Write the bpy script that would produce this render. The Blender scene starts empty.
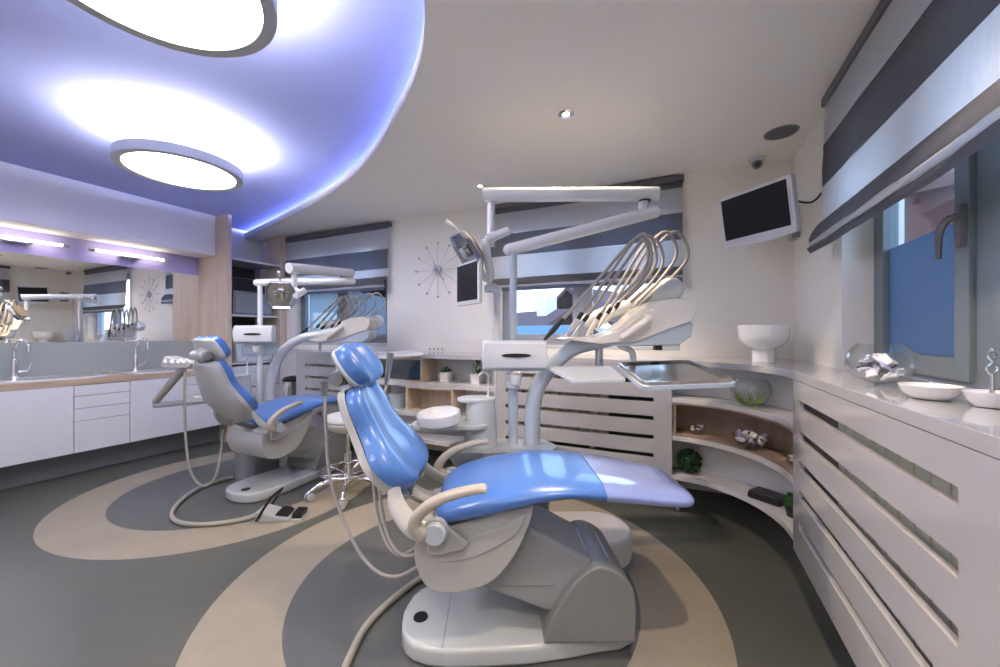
import bpy, bmesh, math, random
from mathutils import Vector, Matrix
random.seed(7)
SC = bpy.context.scene
COL = SC.collection
PI = math.pi

# ------------------------------------------------------------------ materials
def new_mat(name):
    m = bpy.data.materials.new(name); m.use_nodes = True
    nt = m.node_tree
    return m, nt, nt.nodes['Principled BSDF'], nt.nodes['Material Output']

def mat(name, col, rough=0.5, metal=0.0, coat=0.0, spec=0.5, noise=0.0, nscale=20.0, bump=0.0, bscale=60.0, trans=0.0):
    m, nt, b, out = new_mat(name)
    b.inputs['Base Color'].default_value = (*col, 1)
    b.inputs['Roughness'].default_value = rough
    b.inputs['Metallic'].default_value = metal
    b.inputs['Specular IOR Level'].default_value = spec
    if coat:
        b.inputs['Coat Weight'].default_value = coat
        b.inputs['Coat Roughness'].default_value = 0.06
    tc = nt.nodes.new('ShaderNodeTexCoord')
    if noise:
        n = nt.nodes.new('ShaderNodeTexNoise'); n.inputs['Scale'].default_value = nscale; n.inputs['Detail'].default_value = 4
        nt.links.new(tc.outputs['Object'], n.inputs['Vector'])
        mx = nt.nodes.new('ShaderNodeMix'); mx.data_type = 'RGBA'
        mx.inputs['A'].default_value = (*[c * (1 - noise) for c in col], 1)
        mx.inputs['B'].default_value = (*[min(1, c * (1 + noise)) for c in col], 1)
        nt.links.new(n.outputs['Fac'], mx.inputs['Factor'])
        nt.links.new(mx.outputs['Result'], b.inputs['Base Color'])
    if bump:
        n2 = nt.nodes.new('ShaderNodeTexNoise'); n2.inputs['Scale'].default_value = bscale; n2.inputs['Detail'].default_value = 3
        nt.links.new(tc.outputs['Object'], n2.inputs['Vector'])
        bp = nt.nodes.new('ShaderNodeBump'); bp.inputs['Strength'].default_value = bump; bp.inputs['Distance'].default_value = 0.01
        nt.links.new(n2.outputs['Fac'], bp.inputs['Height'])
        nt.links.new(bp.outputs['Normal'], b.inputs['Normal'])
    return m

def emis(name, col, strength):
    m, nt, b, out = new_mat(name)
    b.inputs['Base Color'].default_value = (*col, 1)
    b.inputs['Emission Color'].default_value = (*col, 1)
    b.inputs['Emission Strength'].default_value = strength
    return m

def glass(name, tint=(0.9, 0.95, 1.0), facing=4.0, rough=0.02, base=0.04, cap=0.8):
    m, nt, b, out = new_mat(name)
    nt.nodes.remove(b)
    tr = nt.nodes.new('ShaderNodeBsdfTransparent'); tr.inputs[0].default_value = (*tint, 1)
    gl = nt.nodes.new('ShaderNodeBsdfGlossy'); gl.inputs['Roughness'].default_value = rough
    lw = nt.nodes.new('ShaderNodeLayerWeight'); lw.inputs['Blend'].default_value = 0.5
    pw = nt.nodes.new('ShaderNodeMath'); pw.operation = 'POWER'; pw.inputs[1].default_value = facing
    ma = nt.nodes.new('ShaderNodeMath'); ma.operation = 'MULTIPLY_ADD'; ma.inputs[1].default_value = cap; ma.inputs[2].default_value = base; ma.use_clamp = True
    mx = nt.nodes.new('ShaderNodeMixShader')
    nt.links.new(lw.outputs['Facing'], pw.inputs[0]); nt.links.new(pw.outputs[0], ma.inputs[0]); nt.links.new(ma.outputs[0], mx.inputs[0])
    nt.links.new(tr.outputs[0], mx.inputs[1]); nt.links.new(gl.outputs[0], mx.inputs[2])
    nt.links.new(mx.outputs[0], out.inputs['Surface'])
    return m

def frosted(name, col):
    m, nt, b, out = new_mat(name)
    nt.nodes.remove(b)
    t = nt.nodes.new('ShaderNodeBsdfTranslucent'); t.inputs[0].default_value = (*col, 1)
    d = nt.nodes.new('ShaderNodeBsdfPrincipled'); d.inputs['Base Color'].default_value = (*[c * 0.5 for c in col], 1); d.inputs['Roughness'].default_value = 0.25
    mx = nt.nodes.new('ShaderNodeMixShader'); mx.inputs[0].default_value = 0.35
    nt.links.new(t.outputs[0], mx.inputs[1]); nt.links.new(d.outputs[0], mx.inputs[2])
    nt.links.new(mx.outputs[0], out.inputs['Surface'])
    return m

def fabric(name, col, translucent=0.3):
    m, nt, b, out = new_mat(name)
    b.inputs['Base Color'].default_value = (*col, 1)
    b.inputs['Roughness'].default_value = 0.75
    b.inputs['Specular IOR Level'].default_value = 0.12
    tc = nt.nodes.new('ShaderNodeTexCoord')
    n = nt.nodes.new('ShaderNodeTexNoise'); n.inputs['Scale'].default_value = 5; n.inputs['Detail'].default_value = 6; n.inputs['Distortion'].default_value = 1.2
    nt.links.new(tc.outputs['Object'], n.inputs['Vector'])
    bp = nt.nodes.new('ShaderNodeBump'); bp.inputs['Strength'].default_value = 0.35; bp.inputs['Distance'].default_value = 0.04
    nt.links.new(n.outputs['Fac'], bp.inputs['Height']); nt.links.new(bp.outputs['Normal'], b.inputs['Normal'])
    t = nt.nodes.new('ShaderNodeBsdfTranslucent'); t.inputs[0].default_value = (*col, 1)
    mx = nt.nodes.new('ShaderNodeMixShader'); mx.inputs[0].default_value = translucent
    nt.links.new(b.outputs[0], mx.inputs[1]); nt.links.new(t.outputs[0], mx.inputs[2])
    nt.links.new(mx.outputs[0], out.inputs['Surface'])
    return m

def wood(name, c1, c2, rough=0.45, axis='Z', scale=5.0):
    m, nt, b, out = new_mat(name)
    tc = nt.nodes.new('ShaderNodeTexCoord'); mp = nt.nodes.new('ShaderNodeMapping')
    s = {'X': (0.6, scale, scale), 'Y': (scale, 0.6, scale), 'Z': (scale, scale, 0.6)}[axis]
    mp.inputs['Scale'].default_value = s
    n = nt.nodes.new('ShaderNodeTexNoise'); n.inputs['Scale'].default_value = 3.0; n.inputs['Detail'].default_value = 6; n.inputs['Distortion'].default_value = 0.4
    r = nt.nodes.new('ShaderNodeValToRGB')
    r.color_ramp.elements[0].position = 0.3; r.color_ramp.elements[0].color = (*c1, 1)
    r.color_ramp.elements[1].position = 0.7; r.color_ramp.elements[1].color = (*c2, 1)
    nt.links.new(tc.outputs['Object'], mp.inputs[0]); nt.links.new(mp.outputs[0], n.inputs['Vector'])
    nt.links.new(n.outputs['Fac'], r.inputs[0]); nt.links.new(r.outputs[0], b.inputs['Base Color'])
    b.inputs['Roughness'].default_value = rough
    return m

def floor_mat():
    m, nt, b, out = new_mat('vinyl_floor')
    g = nt.nodes.new('ShaderNodeNewGeometry')
    def dist(cx, cy):
        v = nt.nodes.new('ShaderNodeVectorMath'); v.operation = 'DISTANCE'
        v.inputs[1].default_value = (cx, cy, 0)
        nt.links.new(g.outputs['Position'], v.inputs[0]); return v.outputs['Value']
    def less(val, r):
        n = nt.nodes.new('ShaderNodeMath'); n.operation = 'LESS_THAN'; n.inputs[1].default_value = r
        nt.links.new(val, n.inputs[0]); return n.outputs[0]
    base, beige, dark = (0.104, 0.109, 0.092), (0.335, 0.292, 0.222), (0.114, 0.121, 0.117)
    prev = None
    for cx, cy, r2, r1 in ((-3.50, 2.09, 1.15, 0.82), (-1.03, 1.80, 1.235, 0.87)):
        dd = dist(cx, cy)
        for rr, c in ((r2, beige), (r1, dark)):
            mx = nt.nodes.new('ShaderNodeMix'); mx.data_type = 'RGBA'
            if prev is None: mx.inputs['A'].default_value = (*base, 1)
            else: nt.links.new(prev, mx.inputs['A'])
            mx.inputs['B'].default_value = (*c, 1)
            nt.links.new(less(dd, rr), mx.inputs['Factor']); prev = mx.outputs['Result']
    n = nt.nodes.new('ShaderNodeTexNoise'); n.inputs['Scale'].default_value = 3.5; n.inputs['Detail'].default_value = 8; n.inputs['Roughness'].default_value = 0.7
    nt.links.new(g.outputs['Position'], n.inputs['Vector'])
    r = nt.nodes.new('ShaderNodeMapRange'); r.inputs['To Min'].default_value = 0.78; r.inputs['To Max'].default_value = 1.2
    nt.links.new(n.outputs['Fac'], r.inputs['Value'])
    ml = nt.nodes.new('ShaderNodeMix'); ml.data_type = 'RGBA'; ml.blend_type = 'MULTIPLY'; ml.inputs['Factor'].default_value = 1
    nt.links.new(prev, ml.inputs['A']); nt.links.new(r.outputs[0], ml.inputs['B'])
    nt.links.new(ml.outputs['Result'], b.inputs['Base Color'])
    b.inputs['Roughness'].default_value = 0.42
    b.inputs['Specular IOR Level'].default_value = 0.4
    return m

M = {}
M['floor'] = floor_mat()
M['ceil'] = mat('ceiling_paint', (0.90, 0.865, 0.81), 0.9)
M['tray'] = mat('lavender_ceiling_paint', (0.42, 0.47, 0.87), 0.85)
M['lip'] = mat('cove_lip_paint', (0.86, 0.85, 0.83), 0.8)
M['cream'] = mat('cream_wall_paint', (0.90, 0.87, 0.79), 0.9)
M['lilac'] = mat('lilac_wall_paint', (0.40, 0.36, 0.66), 0.8)
M['bulk'] = mat('bulkhead_paint', (0.82, 0.81, 0.83), 0.8)
M['white'] = mat('white_laminate', (0.64, 0.63, 0.63), 0.22, coat=0.3)
M['gloss'] = mat('white_gloss_lacquer', (0.48, 0.47, 0.475), 0.12, coat=0.7)
M['cabwhite'] = mat('white_satin_front', (0.76, 0.76, 0.775), 0.28)
M['seam'] = mat('dark_gap', (0.12, 0.12, 0.13), 0.8)
M['wood'] = wood('light_oak', (0.58, 0.46, 0.34), (0.68, 0.56, 0.43))
M['woodh'] = wood('light_oak_horizontal', (0.45, 0.33, 0.23), (0.60, 0.46, 0.34), axis='Y')
M['woodx'] = wood('brown_oak', (0.27, 0.19, 0.145), (0.38, 0.28, 0.215), axis='X')
M['darkback'] = mat('dark_shelf_back', (0.055, 0.05, 0.05), 0.6)
M['mirror'] = mat('mirror_silver', (0.90, 0.90, 0.88), 0.01, metal=1.0)
M['splash'] = mat('grey_green_back_painted_glass', (0.42, 0.465, 0.45), 0.06, coat=1.0)
M['chrome'] = mat('chrome', (0.82, 0.82, 0.84), 0.08, metal=1.0)
M['steel'] = mat('brushed_steel', (0.55, 0.56, 0.58), 0.25, metal=1.0)
M['alu'] = mat('aluminium_grey', (0.34, 0.36, 0.38), 0.4, metal=0.6)
M['plinth'] = mat('toe_kick_grey', (0.24, 0.26, 0.28), 0.5)
M['blue'] = mat('blue_vinyl', (0.072, 0.19, 0.53), 0.30, coat=0.35, bump=0.05, bscale=25)
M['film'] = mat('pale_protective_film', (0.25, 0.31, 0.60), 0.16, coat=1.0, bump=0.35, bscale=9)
M['shell'] = mat('light_grey_plastic', (0.45, 0.455, 0.45), 0.32)
M['midgrey'] = mat('mid_grey_plastic', (0.30, 0.315, 0.325), 0.35)
M['grey'] = mat('grey_plastic', (0.23, 0.235, 0.24), 0.38)
M['base'] = mat('pale_grey_enamel', (0.54, 0.575, 0.575), 0.25, coat=0.5)
M['beige'] = mat('beige_armrest', (0.43, 0.395, 0.34), 0.45)
M['dwhite'] = mat('dental_white_enamel', (0.68, 0.70, 0.71), 0.22, coat=0.4)
M['ivory'] = mat('ivory_plastic', (0.70, 0.665, 0.60), 0.3, coat=0.2)
M['paleblue'] = mat('pale_blue_grey_enamel', (0.46, 0.53, 0.60), 0.25, coat=0.4)
M['hose'] = mat('grey_hose', (0.36, 0.335, 0.305), 0.45)
M['hosecream'] = mat('cream_hose', (0.36, 0.345, 0.29), 0.5)
M['black'] = mat('black_plastic', (0.012, 0.012, 0.014), 0.35)
M['screen'] = mat('black_screen', (0.006, 0.006, 0.008), 0.45, spec=0.25)
M['porcelain'] = mat('white_porcelain', (0.76, 0.76, 0.75), 0.12, coat=0.6)
M['frame'] = mat('grey_window_frame', (0.17, 0.20, 0.215), 0.4)
M['framelight'] = mat('light_grey_window_frame', (0.42, 0.44, 0.46), 0.4)
M['glass'] = glass('window_glass', (0.88, 0.93, 0.97), 4.0)
M['clear'] = glass('clear_glass', (0.97, 0.98, 0.98), 3.0, base=0.05, cap=0.6)
M['smoke'] = mat('smoked_glass', (0.035, 0.06, 0.06), 0.05, coat=1.0)
M['frost'] = frosted('frosted_window_film', (0.26, 0.33, 0.42))
M['fl'] = fabric('silver_blind_fabric', (0.80, 0.80, 0.81), 0.25)
M['flr'] = fabric('silver_fabric_no_backlight', (0.80, 0.795, 0.79), 0.0)  # same silver cloth as the back blinds, window backlight left out
M['fdr'] = fabric('slate_fabric_no_backlight', (0.20, 0.198, 0.21), 0.0)  # same slate cloth, darker and without the blue window backlight
M['fd'] = fabric('slate_blind_fabric', (0.26, 0.265, 0.31), 0.30)
M['fhem'] = fabric('taupe_blind_fabric', (0.22, 0.21, 0.22), 0.12)
M['head'] = mat('charcoal_headrail', (0.13, 0.13, 0.15), 0.7)
M['rad'] = mat('olive_radiator', (0.55, 0.55, 0.44), 0.5)
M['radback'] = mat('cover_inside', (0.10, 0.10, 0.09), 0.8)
M['leaf'] = mat('leaf_green', (0.035, 0.14, 0.02), 0.55, noise=0.5, nscale=30)
M['darkleaf'] = mat('dark_leaf_green', (0.012, 0.05, 0.016), 0.6, noise=0.5, nscale=60)
M['moss'] = mat('yellow_green_grass', (0.25, 0.38, 0.06), 0.6)
M['soil'] = mat('soil', (0.04, 0.03, 0.02), 0.9)
M['shellA'] = mat('pale_pebble', (0.78, 0.77, 0.78), 0.3)
M['shellB'] = mat('lavender_pebble', (0.36, 0.36, 0.55), 0.3)
M['shellC'] = mat('slate_pebble', (0.12, 0.12, 0.17), 0.3)
M['lavpack'] = mat('lavender_paper', (0.50, 0.49, 0.78), 0.5)
M['lampgrey'] = mat('lamp_ring_grey', (0.55, 0.57, 0.60), 0.4)
M['diff'] = emis('opal_diffuser_lit', (1.0, 0.92, 0.78), 7.0)
M['difftop'] = emis('opal_top_lit', (1.0, 0.94, 0.83), 13.0)
M['tube'] = emis('tube_lamp_lit', (1.0, 0.90, 0.70), 4.5)
M['led'] = emis('led_strip_lit', (0.30, 0.38, 1.0), 60.0)
M['bulb'] = emis('halogen_lit', (1.0, 0.86, 0.66), 5.0)
M['speaker'] = mat('speaker_mesh_grey', (0.16, 0.16, 0.165), 0.7, bump=0.4, bscale=400)
M['tvsilver'] = mat('tv_silver', (0.62, 0.63, 0.66), 0.3)
M['amber'] = mat('amber_shield', (0.48, 0.36, 0.22), 0.2)
M['stoolseat'] = mat('cream_vinyl', (0.66, 0.65, 0.61), 0.35)
M['roof'] = mat('red_roof_tiles', (0.10, 0.042, 0.035), 0.8, noise=0.3, nscale=4)
M['stucco'] = mat('white_stucco', (0.75, 0.76, 0.78), 0.9)
M['teal'] = mat('teal_paint', (0.03, 0.11, 0.15), 0.5)
M['brick'] = mat('red_brown_render', (0.095, 0.042, 0.04), 0.9)
M['duskwall'] = mat('blue_grey_render', (0.10, 0.13, 0.16), 0.9)
M['asphalt'] = mat('asphalt', (0.08, 0.08, 0.09), 0.9)
M['paper'] = mat('white_paper', (0.82, 0.82, 0.85), 0.6)

# ------------------------------------------------------------------ mesh builder
def catmull(pts, n=8):
    P = [Vector(p) for p in pts]
    if len(P) < 3: return P
    out = []
    Q = [P[0] * 2 - P[1]] + P + [P[-1] * 2 - P[-2]]
    for i in range(1, len(Q) - 2):
        a, b, c, d = Q[i - 1:i + 3]
        for k in range(n):
            t = k / n
            out.append(0.5 * ((2 * b) + (c - a) * t + (2 * a - 5 * b + 4 * c - d) * t * t + (3 * b - a - 3 * c + d) * t ** 3))
    out.append(P[-1]); return out

class MB:
    def __init__(s, X=None):
        s.bm = bmesh.new(); s.X = X or Matrix.Identity(4); s.mats = []; s.mi = 0
    def use(s, m):
        if m not in s.mats: s.mats.append(m)
        s.mi = s.mats.index(m); return s
    def _merge(s, b, T=None):
        bmesh.ops.recalc_face_normals(b, faces=b.faces)
        for f in b.faces: f.material_index = s.mi
        T = s.X @ T if T is not None else s.X
        b.transform(T)
        if T.determinant() < 0: bmesh.ops.reverse_faces(b, faces=b.faces)
        me = bpy.data.meshes.new('tmp'); b.to_mesh(me); b.free(); s.bm.from_mesh(me); bpy.data.meshes.remove(me)
        return s
    def box(s, x0, x1, y0, y1, z0, z1, bev=0.0, seg=2, T=None):
        b = bmesh.new(); bmesh.ops.create_cube(b, size=1)
        b.transform(Matrix.Translation(((x0 + x1) / 2, (y0 + y1) / 2, (z0 + z1) / 2)) @ Matrix.Diagonal((abs(x1 - x0), abs(y1 - y0), abs(z1 - z0), 1)))
        if bev: bmesh.ops.bevel(b, geom=b.edges[:], offset=bev, segments=seg, affect='EDGES', profile=0.5, clamp_overlap=True)
        return s._merge(b, T)
    def prism(s, poly, h0, h1, axis='z', bev=0.0, seg=2, T=None):
        """poly in the plane: z -> (x,y), y -> (x,z), x -> (y,z); extruded h0..h1"""
        b = bmesh.new()
        f = {'z': lambda p, h: (p[0], p[1], h), 'y': lambda p, h: (p[0], h, p[1]), 'x': lambda p, h: (h, p[0], p[1])}[axis]
        lo = [b.verts.new(f(p, h0)) for p in poly]; hi = [b.verts.new(f(p, h1)) for p in poly]
        fl = b.faces.new(lo); fh = b.faces.new(hi[::-1])
        n = len(poly)
        for i in range(n): b.faces.new((lo[i], lo[(i + 1) % n], hi[(i + 1) % n], hi[i]))
        bmesh.ops.recalc_face_normals(b, faces=b.faces)
        if bev:
            ed = list(fl.edges) + list(fh.edges)
            bmesh.ops.bevel(b, geom=ed, offset=bev, segments=seg, affect='EDGES', profile=0.5, clamp_overlap=True)
        return s._merge(b, T)
    def tube(s, pts, r, seg=12, n=8, smooth=True, caps=True, flat=None, T=None, roundcap=False):
        P = catmull(pts, n) if smooth else [Vector(p) for p in pts]
        P = [p for i, p in enumerate(P) if i == 0 or (p - P[i - 1]).length > 1e-6]
        N = len(P)
        if callable(r): R = [r(i / (N - 1)) for i in range(N)]
        elif isinstance(r, (list, tuple)):
            R = []
            for i in range(N):
                x = i / (N - 1) * (len(r) - 1); k = min(int(x), len(r) - 2); R.append(r[k] + (r[k + 1] - r[k]) * (x - k))
        else: R = [r] * N
        if roundcap:
            d0 = (P[0] - P[1]).normalized(); d1 = (P[-1] - P[-2]).normalized()
            pre = []; post = []
            for k in (80, 60, 40, 20):
                a = math.radians(k)
                pre.append((P[0] + d0 * R[0] * math.sin(a) , R[0] * math.cos(a)))
                post.append((P[-1] + d1 * R[-1] * math.sin(a), R[-1] * math.cos(a)))
            post.reverse()
            P = [p for p, _ in pre] + P + [p for p, _ in post]; R = [q for _, q in pre] + R + [q for _, q in post]; N = len(P)
        b = bmesh.new(); rings = []
        t0 = (P[1] - P[0]).normalized()
        up = Vector((0, 0, 1)) if abs(t0.z) < 0.9 else Vector((0, 1, 0))
        nrm = (up - t0 * up.dot(t0)).normalized()
        for i in range(N):
            t = (P[min(i + 1, N - 1)] - P[max(i - 1, 0)]).normalized()
            nrm = (nrm - t * nrm.dot(t)).normalized(); bi = t.cross(nrm)
            ring = []
            for k in range(seg):
                a = 2 * PI * k / seg
                fx = 1.0 if flat is None else flat
                ring.append(b.verts.new(P[i] + nrm * math.cos(a) * R[i] * fx + bi * math.sin(a) * R[i]))
            rings.append(ring)
        for i in range(N - 1):
            for k in range(seg):
                b.faces.new((rings[i][k], rings[i][(k + 1) % seg], rings[i + 1][(k + 1) % seg], rings[i + 1][k]))
        if caps: b.faces.new(rings[0][::-1]); b.faces.new(rings[-1])
        return s._merge(b, T)
    def cyl(s, p0, p1, r, r1=None, seg=20, T=None):
        return s.tube([p0, p1], [r, r1 if r1 is not None else r], seg=seg, smooth=False, T=T)
    def lathe(s, prof, c=(0, 0, 0), seg=32, T=None, closed=False):
        b = bmesh.new(); rings = []
        for r, z in prof:
            if r < 1e-5: rings.append([b.verts.new((c[0], c[1], c[2] + z))])
            else: rings.append([b.verts.new((c[0] + r * math.cos(2 * PI * k / seg), c[1] + r * math.sin(2 * PI * k / seg), c[2] + z)) for k in range(seg)])
        L = len(rings)
        for i in range(L if closed else L - 1):
            a, d = rings[i], rings[(i + 1) % L]
            for k in range(seg):
                k2 = (k + 1) % seg
                if len(a) == 1 and len(d) == 1: continue
                if len(a) == 1: b.faces.new((a[0], d[k2], d[k]))
                elif len(d) == 1: b.faces.new((a[k], a[k2], d[0]))
                else: b.faces.new((a[k], a[k2], d[k2], d[k]))
        if not closed:
            for e in (rings[0], rings[-1]):
                if len(e) > 2 and s.capl: b.faces.new(e)
        return s._merge(b, T)
    capl = True
    def loft(s, rings, caps=True, T=None, loop=False):
        b = bmesh.new(); R = [[b.verts.new(p) for p in r] for r in rings]; n = len(R[0])
        for i in range(len(R) - (0 if loop else 1)):
            a, d = R[i], R[(i + 1) % len(R)]
            for k in range(n): b.faces.new((a[k], a[(k + 1) % n], d[(k + 1) % n], d[k]))
        if caps and not loop: b.faces.new(R[0][::-1]); b.faces.new(R[-1])
        return s._merge(b, T)
    def ball(s, c, r, seg=20, sc=(1, 1, 1), T=None):
        b = bmesh.new(); bmesh.ops.create_uvsphere(b, u_segments=seg, v_segments=max(8, seg // 2 + 2), radius=r)
        b.transform(Matrix.Translation(c) @ Matrix.Diagonal((*sc, 1)))
        return s._merge(b, T)
    def build(s, name, m=None, parent=None, ang=40, flat=False, **props):
        me = bpy.data.meshes.new(name)
        s.bm.to_mesh(me); s.bm.free()
        ms = s.mats if s.mats else [m]
        for q in ms: me.materials.append(M[q] if isinstance(q, str) else q)
        if not flat:
            for p in me.polygons: p.use_smooth = True
            me.set_sharp_from_angle(angle=math.radians(ang))
        o = bpy.data.objects.new(name, me); COL.objects.link(o)
        if parent is not None: o.parent = parent
        if not flat:
            wn = o.modifiers.new('weighted_normals', 'WEIGHTED_NORMAL'); wn.keep_sharp = True; wn.weight = 60
        for k, v in props.items(): o[k] = v
        return o

def thing(name, label, cat, loc=(0, 0, 0), rz=0.0, group=None):
    o = bpy.data.objects.new(name, None); COL.objects.link(o); o.empty_display_size = 0.1
    o.location = loc; o.rotation_euler = (0, 0, rz); o['label'] = label; o['category'] = cat
    if group: o['group'] = group
    return o
def tag(o, label, cat, group=None):
    o['label'] = label; o['category'] = cat
    if group: o['group'] = group
    return o
def struct(o, label=None):
    o['kind'] = 'structure'
    if label: o['label'] = label
    return o
def sroot(name, label, loc=(0, 0, 0)):
    o = bpy.data.objects.new(name, None); COL.objects.link(o); o['kind'] = 'structure'; o['label'] = label; o.location = loc
    return o
def copy_tree(o, parent=None):
    c = o.copy(); COL.objects.link(c)
    if parent is not None: c.parent = parent
    for ch in [q for q in bpy.data.objects if q.parent == o]: copy_tree(ch, c)
    return c
def RZ(a): return Matrix.Rotation(a, 4, 'Z')
def TR(*p): return Matrix.Translation(p)

# ------------------------------------------------------------------ camera
TH = math.atan2(180, 385.0)
cam = bpy.data.cameras.new('camera'); cam.sensor_width = 36; cam.lens = 385.0 / 1000 * 36
cam.shift_y = 0.0015; cam.clip_start = 0.02; cam.clip_end = 300
co = bpy.data.objects.new('camera', cam); COL.objects.link(co)
co.location = (0, 0, 1.30); co.rotation_euler = (PI / 2, 0, TH)
SC.camera = co

# ------------------------------------------------------------------ room shell
XL, XR, YB, YF = -5.58, 0.79, 3.63, -2.6
ZC, ZT = 2.66, 2.775
struct(MB().box(XL - .2, 1.05, YF - .2, YB + .25, -0.1, 0).build('floor', 'floor'), 'vinyl floor with beige and grey rings')
o = MB()
o.use('cream')
# back wall with two window openings
W1, W2 = (-4.86, -3.2, 1.2, 2.5), (-1.72, 0.0, 1.2, 2.5)
xs = [XL - .2, W1[0], W1[1], W2[0], W2[1], XR + .25]
for i in (0, 2, 4): o.box(xs[i], xs[i + 1], YB, YB + .25, 0, 2.9)
for w in (W1, W2):
    o.box(w[0], w[1], YB, YB + .25, 0, w[2]); o.box(w[0], w[1], YB, YB + .25, w[3], 2.9)
struct(o.build('wall_back', flat=True), 'cream back wall with two windows')
o = MB().use('cream')
RW = (-0.2, 2.66, 1.075, 2.5)
o.box(XR, XR + .25, RW[1], YB + .25, 0, 2.9); o.box(XR, XR + .25, YF, RW[0], 0, 2.9)
o.box(XR, XR + .25, RW[0], RW[1], 0, RW[2]); o.box(XR, XR + .25, RW[0], RW[1], RW[3], 2.9)
struct(o.build('wall_right', flat=True), 'cream right wall with wide window')
o = MB().use('cream').box(XL - .2, XL, YF, YB, 0, 2.06).box(XL - .2, XL, YF, YB, 2.29, 2.9)
o.use('lilac').box(XL - .2, XL, YF, YB, 2.06, 2.29)
struct(o.build('wall_left', flat=True), 'left wall with lilac band above the mirror')
struct(MB().box(XL - .2, XR + .25, YF - .2, YF, 0, 2.9).build('wall_front', 'cream', flat=True), 'cream wall behind the camera')
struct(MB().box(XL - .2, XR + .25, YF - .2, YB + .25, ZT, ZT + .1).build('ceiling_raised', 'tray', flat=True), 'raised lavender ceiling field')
edge = catmull([(-.60, YF, 0), (-.60, -1.2, 0), (-.60, 0, 0), (-.64, .55, 0), (-.76, .96, 0), (-.941, 1.285, 0), (-1.165, 1.557, 0), (-1.533, 1.852, 0), (-2.283, 2.333, 0), (-3.285, 2.745, 0), (-4.361, 3.076, 0), (XL, 3.40, 0)], 8)
poly = [(p.x, p.y) for p in edge] + [(XL, YB), (XR, YB), (XR, YF)]
struct(MB().prism(poly, ZC, ZC + .03, 'z').build('ceiling', 'ceil', ang=20), 'lower warm grey ceiling with a curved edge')
def offset(pts, d):
    out = []
    for i, p in enumerate(pts):
        t = (pts[min(i + 1, len(pts) - 1)] - pts[max(i - 1, 0)]).normalized()
        out.append(p + Vector((t.y, -t.x, 0)) * d)
    return out
inn = offset(edge, 0.022)
lip = [(p.x, p.y) for p in edge] + [(p.x, p.y) for p in reversed(inn)]
struct(MB().prism(lip, ZC - 0.001, ZC + .075, 'z').build('trim_1', 'lip', ang=20), 'curved cove lip between the two ceilings')
led = [(max(p.x, XL + .02), min(p.y, YB - .02), ZC + .078) for p in offset(edge, 0.26)]
tag(MB().tube(led, 0.008, seg=6, smooth=False).build('led_strip', 'led'), 'blue LED strip glowing behind the curved ceiling lip', 'light strip')
# bulkhead over the mirror
struct(MB().box(XL, -5.22, YF, 2.83, 2.285, ZT).build('trim_2', 'bulk', flat=True), 'pale bulkhead above the mirror lamps')
struct(MB().box(-5.17, -5.15, YF, 2.83, 0, .235).build('baseboard_left', 'plinth', flat=True), 'grey toe kick below the white cabinets')

# ------------------------------------------------------------------ windows
def win_leaf(o, ax, a0, a1, z0, z1, d0, d1, w):
    """a rectangular frame: ax 'y' -> lies in plane x, ax 'x' -> lies in plane y"""
    B = (lambda p0, p1, q0, q1: o.box(p0, p1, d0, d1, q0, q1, .004)) if ax == 'x' else (lambda p0, p1, q0, q1: o.box(d0, d1, p0, p1, q0, q1, .004))
    B(a0, a0 + w, z0, z1); B(a1 - w, a1, z0, z1); B(a0 + w, a1 - w, z0, z0 + w); B(a0 + w, a1 - w, z1 - w, z1)
# back windows
for i, (w, fm, lab) in enumerate(((W1, 'frame', 'two-pane window behind the short striped blind'), (W2, 'framelight', 'two-pane window behind the white operating lamp arms'))):
    r = sroot('window_%d' % (i + 1), lab)
    o = MB(); win_leaf(o, 'x', w[0], w[1], w[2], w[3], 3.74, 3.82, .06)
    mid = (w[0] + w[1]) / 2
    o.box(mid - .045, mid + .045, 3.74, 3.82, w[2] + .05, w[3] - .05); o.build('window_frame', fm, r)
    for a, b in ((w[0] + .055, mid - .04), (mid + .04, w[1] - .055)):
        o = MB(); win_leaf(o, 'x', a, b, w[2] + .055, w[3] - .055, 3.725, 3.78, .055); s = o.build('sash', fm, r)
        MB().box(a + .05, b - .05, 3.75, 3.758, w[2] + .1, w[3] - .1).build('pane', 'glass', s)
    MB().box(w[0], w[1], YB - .01, 3.74, w[2] - .03, w[2], .006).build('window_sill', 'white', r)
# right window
r = sroot('window_3', 'grey framed window with frosted lower panes on the right')
o = MB(); win_leaf(o, 'y', RW[0], RW[1], 1.12, RW[3], .92, .99, .05)
o.box(.92, .99, 1.79, 1.885, 1.17, 2.45); o.build('window_frame', 'frame', r)
for a, b, h in ((1.893, 2.60, True), (RW[0] + .05, 1.783, False)):
    o = MB(); win_leaf(o, 'y', a, b, 1.135, 2.45, .905, .965, .082); s = o.build('sash', 'frame', r)
    MB().box(.93, .938, a + .075, b - .075, 1.21, 1.72).build('frosted_pane', 'frost', s)
    MB().box(.93, .938, a + .075, b - .075, 1.72, 2.38).build('pane', 'glass', s)
    if h:
        hd = MB(); hd.prism([(a + .008, 1.61), (a + .036, 1.61), (a + .043, 1.68), (a + .036, 1.76), (a + .008, 1.76), (a + .001, 1.68)], .885, .906, 'x', .005)
        hd.tube([(.892, a + .020, 1.715), (.872, a + .022, 1.715), (.862, a + .036, 1.705), (.858, a + .062, 1.665), (.860, a + .070, 1.585)], [.013, .013, .012, .011, .008], seg=10, roundcap=True)
        hd.build('window_handle', 'speaker', s)

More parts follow.
